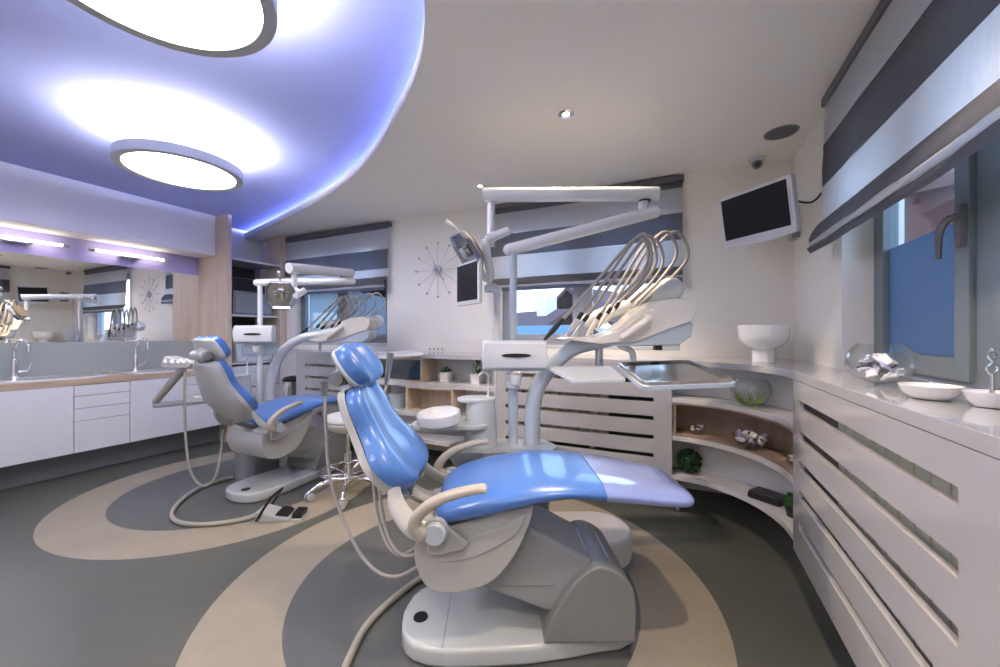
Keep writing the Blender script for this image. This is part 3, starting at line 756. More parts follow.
def dish(loc, rx, ry, rz, label, handle):
    t = thing('shallow_dish', label, 'dish', loc, rz, 'shallow white dishes')
    def ring(f, z): return [(rx * f * math.cos(2 * PI * k / 48), ry * f * math.sin(2 * PI * k / 48), z) for k in range(48)]
    MB().loft([ring(.35, 0), ring(.6, .001), ring(.85, .016), ring(1.0, .038), ring(.985, .040), ring(.82, .022), ring(.55, .010), ring(.2, .008)]).build('dish_body', 'porcelain', t)
    if handle:
        o = MB().cyl((0, 0, .008), (0, 0, .085), .006, .004, seg=10)
        o.ball((0, 0, .03), .009, 10)
        for s in (-1, 1): o.tube([(0, 0, .08), (s * .013, s * .005, .098), (0, 0, .115), (s * .009, s * .004, .13), (0, 0, .143)], .0028, seg=7)
        o.ball((0, 0, .147), .005, 10)
        o.build('ornate_handle', 'chrome', t)
dish((.655, 1.535, HC + .001), .066, .072, 0.12, 'shallow white dish beside the glass sachet bowl', False)
dish((.722, 1.422, HC + .001), .052, .050, 0.0, 'white dish with an ornate silver handle at the right edge', True)

# ------------------------------------------------------------------ wall clock, TV
cx, cz = -2.46, 2.03
t = thing('wall_clock', 'starburst wall clock with thin metal rays', 'clock', (cx, YB - .001, cz))
MB().cyl((0, 0, 0), (0, -.03, 0), .052).build('clock_hub', 'steel', t)
MB().cyl((0, -.03, 0), (0, -.034, 0), .046).build('clock_face', 'shell', t)
for k in range(12):
    a = 2 * PI * k / 12; R = .30
    o = MB().cyl((.04 * math.cos(a), -.012, .04 * math.sin(a)), (R * math.cos(a), -.012, R * math.sin(a)), .0022, seg=6)
    o.cyl((R * math.cos(a), -.006, R * math.sin(a)), (R * math.cos(a), -.018, R * math.sin(a)), .012, seg=14)
    o.build('ray', 'shell', t)
for a, L in ((2.0, .10), (-.9, .16)): MB().box(-.02, L, -.038, -.035, -.005, .005, T=Matrix.Rotation(-a, 4, 'Y')).build('clock_hand', 'chrome', t)

t = thing('television', 'silver flat television mounted high in the room corner', 'television', (.44, 2.985, 2.09))
n = Vector((-.69, -.72, 0)).normalized(); az = math.atan2(n.y, n.x) + PI / 2
X = RZ(az) @ Matrix.Rotation(math.radians(10), 4, 'X')
W, H = .243, .172
def rr(w, h, r, n=5, bow=0.0):
    out = []
    for cx_, cz_, a0 in ((w - r, h - r, 0), (-w + r, h - r, 90), (-w + r, -h + r, 180), (w - r, -h + r, 270)):
        for k in range(n + 1):
            a = math.radians(a0 + 90 * k / n); out.append((cx_ + r * math.cos(a), cz_ + r * math.sin(a)))
    return out
pl = rr(W, H, .012); pl = pl[:12] + pl[12:18] + [(-.1, -H - .012), (0, -H - .016), (.1, -H - .012)] + pl[18:]
MB(X).prism(pl, 0, .045, 'y', .006).box(-.17, .17, .045, .085, -.13, .13, .02).build('casing', 'tvsilver', t)
MB(X).box(-W + .022, W - .030, -.003, .002, -H + .045, H - .022, .001).build('screen', 'screen', t)
MB(X).box(W - .022, W - .017, -.002, .001, -.10, .12).build('side_strip', 'shell', t)
MB().cyl(X @ Vector((0, .08, 0)), (.18, .30, .02), .018).cyl((.18, .30, .02), (.345, .52, .02), .022).box(.3, .348, .46, .58, -.08, .12, .004).build('wall_bracket', 'grey', t)
MB().tube([X @ Vector((.15, .08, .05)), (.28, -.05, .02), (.335, -.08, .07), (.345, -.07, .10)], .006, seg=8).build('cable', 'black', t)
MB().box(.338, .3485, -.11, -.03, .07, .17, .003).build('wall_socket', 'cream', t)

# ------------------------------------------------------------------ dental chair (local: x along the chair towards the feet, y away from camera side, z up)
def smooth_ring(w, zt, zb, n=40, e=0.55, sag=0.0):
    f = lambda v, e: math.copysign(abs(v) ** e, v)
    out = []
    for k in range(n):
        a = 2 * PI * k / n; y = w * f(math.cos(a), e); s = math.sin(a)
        zc = (zt + zb) / 2; h = (zt - zb) / 2
        z = zc + h * (f(s, .95) if s > 0 else f(s, .7))
        if s > 0: z -= sag * (1 - abs(y / w)) ** 1.2 * s
        out.append((y, z))
    return out
def interp(tab, x):
    for i in range(len(tab) - 1):
        if tab[i][0] <= x <= tab[i + 1][0]:
            u = (x - tab[i][0]) / (tab[i + 1][0] - tab[i][0])
            p0 = tab[max(i - 1, 0)]; p1 = tab[i]; p2 = tab[i + 1]; p3 = tab[min(i + 2, len(tab) - 1)]
            r = []
            for c in range(1, len(p1)):
                m1 = (p2[c] - p0[c]) / max(1e-6, (p2[0] - p0[0])) * (p2[0] - p1[0]); m2 = (p3[c] - p1[c]) / max(1e-6, (p3[0] - p1[0])) * (p2[0] - p1[0])
                u2, u3 = u * u, u * u * u
                r.append((2 * u3 - 3 * u2 + 1) * p1[c] + (u3 - 2 * u2 + u) * m1 + (-2 * u3 + 3 * u2) * p2[c] + (u3 - u2) * m2)
            return r
    return list(tab[-1][1:])
SEAT = [(-.235, .13, .615, .580), (-.225, .19, .630, .568), (-.19, .245, .655, .562), (-.12, .268, .682, .576), (0, .276, .712, .600), (.14, .276, .730, .636), (.28, .270, .732, .660),
        (.40, .260, .722, .652), (.55, .246, .704, .634), (.68, .232, .680, .618), (.76, .215, .666, .610), (.80, .185, .656, .606), (.815, .155, .648, .607), (.822, .11, .638, .611)]
def build_chair(label, loc, rz, up=0.0):
    t = thing('dental_chair', label, 'dental chair', loc, rz, 'blue dental chairs')
    XB = TR(-.215, 0, .572) @ Matrix.Rotation(up, 4, 'Y') @ TR(.215, 0, -.572)
    # base plate
    out = []
    def edge_y(s): return interp([(-.40, 0.0), (-.385, .10), (-.33, .175), (-.22, .212), (-.05, .215), (.15, .205), (.40, .16), (.58, .11), (.60, .0)], s)[0]
    ss = [-.40, -.393, -.38, -.355, -.32, -.26, -.18, -.05, .15, .30, .42, .52, .58]
    poly = [(s, -edge_y(s)) for s in ss] + [(s, edge_y(s)) for s in reversed(ss[1:])]
    o = MB().prism(poly, 0, .08, 'z', .02, 3); base = o.build('base_plate', 'base', t)
    MB().box(-.201, -.198, -.205, .205, .0795, .0812).build('base_seam', 'grey', base)
    MB().lathe([(0, .08), (.032, .08), (.03, .085), (0, .086)], c=(-.315, -.04, 0), seg=24).build('base_cap', 'black', base)
    # rear housing of the lift
    hs = [(.20, .085), (.215, .14), (.245, .21), (.30, .30), (.355, .355), (.414, .385), (.485, .365), (.545, .31), (.565, .22), (.56, .085)]
    hp = [(p.x, p.y) for p in catmull([(a, b, 0) for a, b in hs], 4)]
    MB().prism(hp, -.20, .20, 'y', .025, 3).build('lift_housing', 'grey', t)
    o = MB()
    for k in range(7):
        u = k / 6; o.box(.30 + .17 * u - .012, .30 + .17 * u + .012, -.10, .10, .39 - .02 * u + .0, .415 - .05 * u, .008)
    o.build('bellows', 'alu', t)
    MB().prism([(-.10, .30), (.14, .52), (.22, .48), (.45, .355), (.40, .20), (.22, .175)], -.155, .155, 'y', .02, 3).build('lift_arm', 'midgrey', t)
    MB().box(.02, .25, -.158, -.152, .285, .289, T=Matrix.Translation((0, 0, 0))).build('arm_seam', 'grey', t)
    # seat shell
    bs = [(-.295, .53), (-.305, .44), (-.27, .345), (-.205, .31), (-.11, .312), (.005, .355), (.10, .48), (.155, .63), (.10, .63), (-.16, .565)]
    bp = [(p.x, p.y) for p in catmull([(a, b, 0) for a, b in bs] + [(bs[0][0], bs[0][1], 0)], 4)][:-1]
    MB().prism(bp, -.225, .225, 'y', .05, 5).build('seat_shell', 'shell', t)
    rp = [(-.24, .46), (-.20, .43), (-.08, .445), (.07, .52), (.12, .59), (.115, .61), (.02, .56), (-.16, .50)]
    for s in (-1, 1): MB().prism([(p.x, p.y) for p in catmull([(a, b, 0) for a, b in rp] + [(rp[0][0], rp[0][1], 0)], 4)][:-1], s * .222, s * .232, 'y', .004).build('side_cover', 'shell', t)
    # cushion
    N = 64; xs_ = [SEAT[0][0] + (SEAT[-1][0] - SEAT[0][0]) * (0.5 - .5 * math.cos(PI * k / N)) for k in range(N + 1)]
    rings = []
    for x in xs_:
        w, zt, zb = interp(SEAT, x); rings.append([(x, y, z) for y, z in smooth_ring(w, zt, zb, e=.62, sag=.008)])
    seat = MB().loft(rings).build('seat_cushion', 'blue', t, ang=60)
    rings = []
    for k in range(25):
        x = .43 + (.826 - .43) * k / 24; w, zt, zb = interp(SEAT, min(x, .8219)); g = .005
        rings.append([(x, y, z) for y, z in smooth_ring(w + g, zt + g, zb - g, e=.62, sag=.008)])
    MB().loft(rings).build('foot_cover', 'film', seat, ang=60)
    # backrest: stations along the back, (u, halfwidth, front thickness)
    b0 = Vector((-.345, 0, .672)); b1 = Vector((-.602, 0, 1.067))
    L = (b1 - b0).length; bd = (b1 - b0).normalized(); bn = Vector((bd.z, 0, -bd.x))
    BT = [(0, .10, .02), (.012, .16, .038), (.05, .222, .054), (.11, .256, .060), (.18, .250, .057), (.25, .206, .050), (.31, .182, .050), (.38, .178, .050), (.435, .160, .046), (.465, .13, .038), (.478, .07, .02)]
    def bow(u): return -.030 * math.sin(PI * min(u / L, 1)) 
    rings = []; rsh = []
    NB = 40
    for k in range(NB + 1):
        u = .478 * (0.5 - .5 * math.cos(PI * k / NB)); w, th = interp(BT, u)
        c = b0 + bd * u + bn * bow(u)
        ring = []; n_ = 36
        for j in range(n_):
            a = 2 * PI * j / n_; y = w * math.copysign(abs(math.cos(a)) ** .6, math.cos(a)); q = math.sin(a)
            vv = abs(y / max(w, 1e-4))
            if q >= 0: d = th * (.25 + .75 * (1 - (1 - vv) ** 2 * .35 - .0)) * abs(q) ** .7 + .050 * vv ** 1.6 * min(1, w / .2) * q
            else: d = -.02 * abs(q) ** .7 + .05 * vv ** 2 * min(1, w / .2) * abs(q) * .6
            p = c + bn * d; ring.append((p.x, y, p.z))
        rings.append(ring)
    bc = MB(XB).loft(rings).build('backrest_cushion', 'blue', t, ang=60)
    ST_ = [(-.035, .12), (-.025, .155), (0, .19), (.03, .222), (.11, .250), (.18, .246), (.25, .209), (.32, .185), (.39, .175), (.44, .16), (.475, .135), (.49, .10)]
    for k in range(37):
        u = -.035 + .525 * k / 36; w = interp(ST_, u)[0]; c = b0 + bd * u + bn * bow(max(0, u))
        ring = []
        for j in range(24):
            y = -w + 2 * w * j / 23; vv = abs(y / w); p = c + bn * (-.045 + .034 * vv ** 2.2 + .008 * (vv > .9)); ring.append((p.x, y, p.z))
        for j in range(24):
            y = w - 2 * w * j / 23; vv = abs(y / w); p = c + bn * (-.074 + .040 * vv ** 2.6); ring.append((p.x, y, p.z))
        rsh.append(ring)
    MB(XB).loft(rsh).build('backrest_shell', 'shell', t, ang=50)
    # brackets, pivots and armrests
    for s in (-1, 1):
        MB(XB).tube([(-.385, s * .215, .72), (-.365, s * .245, .655), (-.31, s * .266, .592), (-.25, s * .268, .565), (-.20, s * .262, .57)], [.022, .034, .040, .040, .03], seg=16, n=6, flat=.45).build('back_bracket', 'shell', t)
        MB().prism([(-.255, .58), (-.235, .61), (-.20, .60), (-.13, .545), (-.095, .515), (-.11, .49), (-.20, .47), (-.25, .475)], s * .235, s * .262, 'y', .01, 3).build('seat_bracket', 'shell', t)
        ar = MB()
        path = [Vector(p) for p in ((-.245, s * .295, .56), (-.288, s * .297, .60), (-.272, s * .30, .645), (-.218, s * .305, .690), (-.14, s * .308, .722), (-.05, s * .31, .742), (-.025, s * .31, .738))]
        pp = catmull(path, 6); rg = []
        for i, p in enumerate(pp):
            tt = (pp[min(i + 1, len(pp) - 1)] - pp[max(i - 1, 0)]).normalized(); up = Vector((0, 1, 0)).cross(tt) * -1; u = i / (len(pp) - 1)
            hh = (.027 * (1 - u) + .011 * u) * (1 if 0 < i < len(pp) - 1 else .5); ww = (.024 + .006 * u) * (1 if 0 < i < len(pp) - 1 else .6)
            rg.append([tuple(p + up * hh * math.copysign(abs(math.sin(a)) ** .7, math.sin(a)) + Vector((0, 1, 0)) * ww * math.copysign(abs(math.cos(a)) ** .7, math.cos(a))) for a in [2 * PI * k / 16 for k in range(16)]])
        ar.loft(rg); ar.build('armrest', 'beige', t, ang=60)
        MB().cyl((-.215, s * .29, .572), (-.215, s * .312, .572), .042, .036, seg=28).build('pivot_cap', 'paleblue', t)
        MB().cyl((-.215, s * .26, .572), (-.215, s * .29, .572), .046, seg=28).build('pivot_boss', 'shell', t)
    # headrest
    h0 = Vector((-.560, 0, 1.075)); hd = Vector((-.58, 0, .81)).normalized(); hn = Vector((hd.z, 0, -hd.x))
    HT = [(0, .07, .035), (.012, .115, .062), (.05, .150, .080), (.10, .156, .082), (.15, .145, .078), (.185, .118, .062), (.20, .06, .03)]
    rings = []; rim = []
    for k in range(25):
        u = .2 * (0.5 - .5 * math.cos(PI * k / 24)); w, th = interp(HT, u); c = h0 + hd * u
        def hr(w, th, lo, extra):
            ring = []
            for j in range(36):
                a = 2 * PI * j / 36; y = w * math.copysign(abs(math.cos(a)) ** .7, math.cos(a)); q = math.sin(a); vv = abs(y / w)
                d = (th * (1 - .55 * (1 - vv) ** 1.4) + .016 * vv ** 2) * abs(q) ** .75 if q >= 0 else -lo * abs(q) ** .75
                p = c + hn * (d + extra + .018 * vv ** 2); ring.append((p.x, y, p.z))
            return ring
        rings.append(hr(w, th, .012, 0)); rim.append(hr(w + .004, .006, .02, -.008))
    hc = MB(XB).loft(rings).build('headrest_cushion', 'blue', t, ang=60)
    MB(XB).loft(rim).build('headrest_shell', 'base', t, ang=60)
    kc = h0 + hd * .09 - hn * .055
    o = MB(XB).tube([kc + hn * .03, kc, kc - hn * .015], [.05, .045, .03], seg=20)
    o.cyl(kc + Vector((-.0, -.075, 0)), kc + Vector((0, .075, 0)), .036, seg=24)
    o.build('headrest_joint', 'shell', t)
    for s in (-1, 1): MB(XB).cyl(kc + Vector((0, s * .075, 0)), kc + Vector((0, s * .10, 0)), .032, .028, seg=24).build('headrest_knob', 'grey', t)
    for s in (-.022, .022): MB(XB).tube([tuple(kc + Vector((0, s, 0))), tuple(h0 - hn * .03 + Vector((0, s, -.01))), tuple(b0 + bd * .40 - bn * .03 + Vector((0, s, 0)))], .009, seg=10).build('headrest_bar', 'chrome', t)
    MB(XB).tube([tuple(b0 + bd * .10 - bn * .05), tuple(b0 - bd * .02 - bn * .05), (-.30, 0, .58), (-.22, 0, .555)], [.04, .05, .05, .04], seg=14, flat=.5).build('back_hinge', 'grey', t)
    return t
A26 = math.radians(26)
CH1 = (-.75, 1.537, 0); CH2 = (-3.15, 2.22, 0)
c1 = build_chair('near blue dental chair with its footrest pointing right', CH1, A26)
c2 = build_chair('far blue dental chair, its pale back shell turned to the camera', CH2, PI / 2, math.radians(5))

# ------------------------------------------------------------------ dental unit
def build_unit(label, loc, rz, P):
    t = thing('dental_unit', label, 'dental unit', loc, rz, 'dental units beside the chairs')
    def stad(x0, x1, y, r, n=10):
        return [(x1 + r * math.cos(a), y + r * math.sin(a)) for a in [-PI / 2 + PI * k / n for k in range(n + 1)]] + [(x0 + r * math.cos(a), y + r * math.sin(a)) for a in [PI / 2 + PI * k / n for k in range(n + 1)]]
    MB().prism(stad(.34, .60, .55, .215, 14), 0.0, .018, 'z', .004).build('floor_gasket', 'grey', t)
    MB().prism(stad(.34, .60, .55, .205, 14), .018, .175, 'z', .022, 3).build('floor_box', 'ivory' if P.get('warm') else 'dwhite', t)
    MB().prism(stad(-.02, .215, .50, .105), .0, .575, 'z', .01).build('pedestal', 'midgrey', t)
    o = MB().loft([[(x, y, z) for x, y in stad(-.13 + g, .235 - g, .53, .13 - g)] for z, g in ((.545, .03), (.56, .012), (.60, .0), (.655, 0), (.665, .012))])
    o.build('pedestal_arm', 'midgrey', t)
    # spittoon tower
    o = MB().lathe([(0, .66), (.098, .66), (.10, .672), (.092, .74), (.0905, .745), (.092, .75), (.084, .91), (.08, .925), (0, .93)], c=(-.075, .53, 0), seg=36)
    o.build('spittoon_tower', 'base', t)
    MB().prism([(p[0], p[1]) for p in stad(-.13, -.07, .53, .083)], .918, .938, 'z', .006).build('tower_lid', 'base', t)
    MB().tube([(-.03, .50, .93), (-.03, .50, 1.04), (-.036, .49, 1.075), (-.06, .47, 1.088), (-.085, .455, 1.07)], .007, seg=10).build('cup_filler', 'porcelain', t)
    MB().prism(stad(-.39, -.10, .49, .080), .772, .803, 'z', .01).build('bowl_bracket', 'base', t)
    o = MB().lathe([(0, .800), (.06, .795), (.112, .80), (.128, .815), (.130, .87), (.126, .882), (.120, .882), (.116, .865), (.10, .84), (.06, .828), (0, .825)], seg=40)
    bw = o.build('spittoon_bowl', 'porcelain', t); bw.scale = (.93, .93, .8); bw.location = (-.265, .47, .176); bw.rotation_euler = (math.radians(5), math.radians(-3), 0)
    MB().lathe([(0, .803), (.06, .803), (.05, .818), (0, .818)], c=(-.27, .49, 0), seg=24).build('bowl_stem', 'shell', t)
    # pole, cup holder and viewer box
    dz = P.get('dz', 0)
    px, py = .115, .54; ZP = P.get('zpole', 1.805)
    MB().cyl((px, py, .66), (px, py, 1.26 + dz), .027).cyl((px, py, 1.26 + dz), (px, py, ZP), .022).build('lamp_pole', 'paleblue' if P.get('warm') else 'dwhite', t)
    yaw = P.get('yaw', 0)
    Xb = TR(px, py, dz) @ RZ(yaw)
    MB(Xb).lathe([(.03, .985), (.045, 1.0), (.045, 1.075), (.03, 1.09), (.028, 1.09), (.028, .985)], seg=24, closed=True).lathe([(0, 1.02), (.028, 1.02), (.034, 1.055), (.036, 1.078), (.033, 1.078), (.026, 1.03), (0, 1.03)], c=(.01, -.07, 0), seg=24).box(-.03, .04, -.055, -.03, 1.03, 1.075, .008).build('cup_holder', 'porcelain', t)
    prof = [(-.10, 1.10), (-.125, 1.12), (-.135, 1.185), (-.125, 1.25), (-.10, 1.27), (-.04, 1.27), (-.04, 1.10)]
    o = MB(Xb); o.prism(prof, -.178, .182, 'x', .010, 3); vb = o.build('viewer_box', 'dwhite', t)
    MB(Xb).lathe([(0, 0), (.75, .12), (1, 0)], seg=4) if False else None
    pts = [(.01 + .082 * math.cos(a), 1.187 + .0115 * math.sin(a)) for a in [2 * PI * k / 28 for k in range(28)]]
    MB(Xb).prism(pts, -.1375, -.128, 'y').build('slot', 'black', vb)
    MB(Xb).prism([(-.15, 1.0), (.16, 1.0), (.16, 1.10), (-.15, 1.10)], -.012, .012, 'y', .004).build('viewer_panel', 'paleblue', t) if P.get('panel') else None
    # operating lamp arms
    J0, J1, J2 = Vector((px, py, ZP)), Vector(P['J1']), Vector(P['J2'])
    a = (J1 - J0).normalized()
    MB().tube([J0 - a * .025, J1 + a * .02], .036, seg=20, smooth=False, roundcap=True).build('lower_arm', 'dwhite', t)
    J1b = Vector(P['J1b'])
    MB().cyl(J1 - a * .06, J1b - a * .0 + Vector((-a.x * .06, -a.y * .06, 0)), .028).build('arm_joint', 'dwhite', t)
    b = (J2 - J1b).normalized()
    MB().tube([J1b - b * .02, J2 + b * .02], .041, seg=20, smooth=False).build('upper_arm', 'dwhite', t)
    J3 = J2 - b * .03 - Vector((0, 0, P.get('drop', .29)))
    MB().cyl(J2 - b * .03, J3, .023).lathe([(.036, 0), (.040, .012), (.024, .012)], c=tuple(J2 - b * .03 - Vector((0, 0, .048))), seg=20).build('lamp_drop', 'dwhite', t)
    for q in (J2 - b * .03 - Vector((0, 0, .040)), J1b + Vector((-a.x * .06, -a.y * .06, -.040))): MB().cyl(tuple(q), tuple(q - Vector((0, 0, .008))), .037, .034).build('joint_gap', 'black', t)
    # lamp head
    Lh = TR(*P['lamp']) @ RZ(P['lampyaw']) @ Matrix.Rotation(P.get('lamptilt', math.radians(-30)), 4, 'Y')
    lh = MB(Lh)
    pl = [(-.10, -.06), (-.065, -.115), (.065, -.115), (.10, -.06), (.10, .06), (.065, .115), (-.065, .115), (-.10, .06)]
    rs = [[(z, x * f, y * f) for x, y in pl] for z, f in ((.02, .55), (.012, .85), (-.01, 1.0), (-.03, 1.02), (-.035, .96), (-.02, .85), (-.008, .4))]
    lamp = lh.loft(rs).build('lamp_head', 'steel', t, ang=25)
    MB(Lh).box(-.05, -.012, -.022, .022, -.035, .035, .008).box(-.035, -.02, -.05, -.03, -.012, .012, .004).box(-.035, -.02, .03, .05, -.012, .012, .004).build('bulb_shield', 'chrome', lamp)
    MB(Lh).prism([(y * .80, z * .80) for y, z in pl], .018, .026, 'x', .003).build('lamp_back', 'amber', lamp)
    MB(Lh).tube([(.0, 0, .11), (-.006, 0, .14), (-.02, 0, .165)], [.009, .008, .012], seg=10).cyl((-.02, 0, .165), (-.036, 0, .205), .016, .011).build('lamp_handle', 'porcelain', lamp)
    e1 = Vector(P['grip0']); e0 = Vector(P['grip1'])
    MB().tube([tuple(e0), tuple(e1)], .026, seg=18, smooth=False).build('lamp_joint', 'dwhite', t)
    MB().tube([tuple(J3 + Vector((0, 0, .03))), tuple((e0 + e1) / 2)], .02, seg=14, smooth=False).build('lamp_knuckle', 'dwhite', t)
    lo = Lh @ Vector((.03, 0, -.12))
    if P.get('yoke'): MB().tube([tuple(e1)] + P['yoke'] + [tuple(Lh @ Vector((0.005, 0, -.11)))], [.024, .024, .022, .02, .015], seg=12).build('lamp_yoke', 'dwhite', t)
    else: MB().tube([tuple(e1), tuple((e1 * .5 + lo * .5) + Vector((.05, 0, -.02)) * P.get('yk', 1)), tuple(lo + Vector((.035, 0, -.035)) * P.get('yk', 1)), tuple(Lh @ Vector((0.005, 0, -.11)))], [.024, .022, .02, .016], seg=12).build('lamp_yoke', 'dwhite', t)
    if P.get('monitor'):
        MB().tube([(px - .09, py + .03, 1.25), (px - .09, py + .03, 1.52), (px - .095, py + .02, 1.565), (px - .13, py, 1.58), (px - .17, py, 1.575)], .026, seg=14).build('monitor_post', 'dwhite', t)
        Xm = TR(-.155, .53, 1.60) @ RZ(math.radians(-58))
        MB(Xm).box(-.14, .14, -.0, .024, -.125, .125, .008).build('monitor_case', 'dwhite', t)
        MB(Xm).box(-.122, .122, -.003, .004, -.10, .112, .001).build('monitor_screen', 'screen', t)
        MB().cyl((-.14, .53, 1.58), (-.085, .535, 1.575), .03, .022).build('monitor_swivel', 'steel', t)
    # delivery pipe and head
    MB().tube(P['pipe'], .045, seg=20, n=10).build('delivery_pipe', 'paleblue' if P.get('warm') else 'dwhite', t)
    D = TR(*P['del']) @ RZ(P['delyaw'])
    top_ = [(-.41, -.022), (-.37, -.012), (-.22, -.012), (-.12, .018), (-.02, .085), (.05, .155), (.13, .195), (.25, .205), (.325, .185), (.323, .12), (.30, .075), (.18, .035), (.0, -.035), (-.22, -.05), (-.38, -.028)]
    MB(D).prism(top_, -.15, .15, 'y', .028, 4).build('delivery_head', 'ivory', t, ang=50)
    bot_ = [(-.23, -.048), (.0, -.030), (.17, .035), (.30, .085), (.318, .06), (.305, -.01), (.24, -.055), (.0, -.062), (-.16, -.062)]
    MB(D).prism(bot_, -.135, .135, 'y', .02, 4).build('delivery_underside', 'paleblue', t, ang=50)
    MB(D).tube([(-.09, -.165, -.01), (-.02, -.185, .04), (.04, -.185, .085), (.045, -.15, .095)], [.018, .022, .022, .02], seg=12, roundcap=True).build('delivery_handle', 'ivory', t)
    MB(D).tube(P['bal'], [.045, .058, .078], seg=20, roundcap=True).build('balance_arm', 'dwhite', t)
    MB(D).cyl((.27, .15, .16), (.27, .16, P['bal'][2][2] - .02), .03).build('arm_post', 'dwhite', t)
    if P.get('trayarms'):
        MB(D).cyl((-.17, .02, -.06), (-.17, .02, -.20), .024).build('tray_post', 'steel', t)
        MB(D).tube([(-.06, .0, -.055), (-.03, -.02, -.075), (.0, -.03, -.09), (.015, -.03, -.12), (.015, -.03, -.20)], .018, seg=12, n=6).build('tray_post', 'dwhite', t)
        MB(D).box(.15, .19, -.03, .01, -.09, -.055, .004).build('clamp', 'black', t)
    else:
        MB(D).cyl((-.25, .02, -.05), (-.25, .02, -.15), .016).build('tray_post', 'dwhite', t)
    # handpieces and hoses
    specs = P['loops']
    for k, (hx, hz, px1, pz1, px2, pz2, ex, ez, col) in enumerate(specs):
        y = -.11 + .044 * k
        dv = Vector((px1 - hx, 0, pz1 - hz)).normalized()
        tip = Vector((hx, y, hz)); l = .135
        body = tip + dv * 0.0
        hp = MB(D).tube([tip - dv * .075, tip - dv * .03, tip, tip + dv * .045], [.007, .013, .016, .0145], seg=12, n=3)
        h = hp.build('handpiece', col, t)
        MB(D).cyl(tip + dv * .04, tip + dv * .09, .0135, .012, seg=12).build('coupling', 'black', h)
        q = tip + dv * .085
        pts = [tuple(q), tuple(q.lerp(Vector((px1, y, pz1)), .5)), (px1, y, pz1), ((px1 + px2) / 2 + .02, y + .01, max(pz1, pz2) + .045), (px2, y + .02, pz2), ((px2 + ex) / 2 + .03, y + .03, (pz2 + ez) / 2), (ex, y * .6 + .05, ez)]
        MB(D).tube(pts, .0098, seg=8, n=8).build('instrument_hose', 'hose', t)
    # assistant arm
    q = P['assist']
    MB().tube(q['arm'][:2], .024, seg=14, smooth=False, roundcap=True).build('assistant_arm', 'shell', t)
    MB().tube([tuple(Vector(q['arm'][1]) + Vector((0, 0, .03))), q['arm'][2]], [.026, .032], seg=14, smooth=False, roundcap=True).build('assistant_forearm', 'hose', t)
    Hh = TR(*q['holder']) @ RZ(q['yaw'])
    o = MB(Hh).prism([(-.12, -.03), (-.09, -.045), (.10, -.045), (.13, -.01), (.12, .015), (.03, .02), (-.06, .05), (-.085, .05), (-.10, .02)], -.055, .055, 'y', .012, 3)
    for k in range(4): o.cyl((-.07 + .05 * k, -.075, -.01), (-.07 + .05 * k, -.03, .02), .017, seg=14)
    hld = o.build('assistant_holder', 'porcelain', t)
    for k in range(2): MB(Hh).cyl((-.05 + .06 * k, -.058, .015), (-.05 + .06 * k, -.058, .022), .008).build('button', 'grey', hld)
    for k, (hp0, hp1) in enumerate(q['tools']):
        MB().tube([hp0, hp1], [.012, .02], seg=12, smooth=False).build('suction_handle', 'steel', t)
    for hs in q['hoses']: MB().tube(hs, q.get('hr', .0085), seg=9, n=10).build('suction_hose', 'hose', t)
    return t

def near_loops():
    # pixel measurements of each hose turned into the local frame of the delivery head (scale .0059 m per pixel)
    f = lambda u, v: ((u - 634) * .0060, (335 - v) * .0060)
    L = []
    for hp, p1, p2, e, c in (((556, 331), (628, 250), (640, 262), (622, 300), 'black'), ((577, 326), (634, 246), (646, 262), (628, 300), 'ivory'),
                             ((584, 328), (643, 246), (654, 262), (632, 300), 'steel'), ((600, 326), (650, 247), (664, 262), (640, 302), 'ivory'),
                             ((612, 320), (664, 238), (681, 254), (646, 304), 'ivory'), ((622, 314), (676, 236), (697, 254), (652, 306), 'ivory')):
        a = f(*hp); b = f(*p1); cc = f(*p2); d = f(*e)
        L.append((*a, *b, cc[0] + .045, cc[1] + .01, *d, c))
    return L
near = dict(warm=True, dz=0.0, zpole=1.805, J1=(.93, .54, 2.02), J1b=(.945, .54, 2.13), J2=(-.045, .54, 2.118), drop=.30,
            lamp=(-.140, .49, 1.785), lampyaw=math.radians(28), lamptilt=math.radians(-34), grip0=(-.045, .50, 1.845), grip1=(.085, .52, 1.905), monitor=True, yoke=[(-.036, .50, 1.75), (-.018, .50, 1.645), (-.03, .50, 1.618), (-.06, .50, 1.64)],
            pipe=[(.225, .54, .66), (.228, .54, .78), (.232, .54, .88), (.262, .54, 1.0), (.35, .545, 1.13), (.48, .55, 1.225), (.66, .56, 1.27), (.78, .60, 1.30)],
            **{'del': (.80, .56, 1.30)}, delyaw=0.0, bal=[(-.20, .23, .09), (.08, .2, .19), (.33, .17, .292)], loops=near_loops(), trayarms=True,
            assist=dict(arm=[(-.16, .58, .72), (-.62, .66, .74), (-.74, .60, 1.02)], holder=(-.78, .50, 1.085), yaw=math.radians(-6),
                        tools=[((-.605, .47, 1.02), (-.575, .45, 1.20)), ((-.70, .45, .99), (-.70, .43, 1.07)), ((-.945, .46, .96), (-.945, .46, 1.04))],
                        hoses=[[(-.945, .46, .97), (-.93, .44, .80), (-.88, .38, .52), (-.74, .28, .28), (-.60, .18, .17), (-.44, .05, .20), (-.28, .02, .30)],
                               [(-.60, .46, 1.02), (-.62, .40, .80), (-.585, .28, .50), (-.52, .18, .33), (-.42, .08, .28), (-.29, .03, .33)],
                               [(-.70, .46, 1.0), (-.66, .40, .78), (-.62, .30, .48), (-.54, .20, .30), (-.44, .12, .26), (-.30, .06, .36)]]))
build_unit('near dental unit with white lamp arms and monitor behind the near chair', CH1, A26, near)

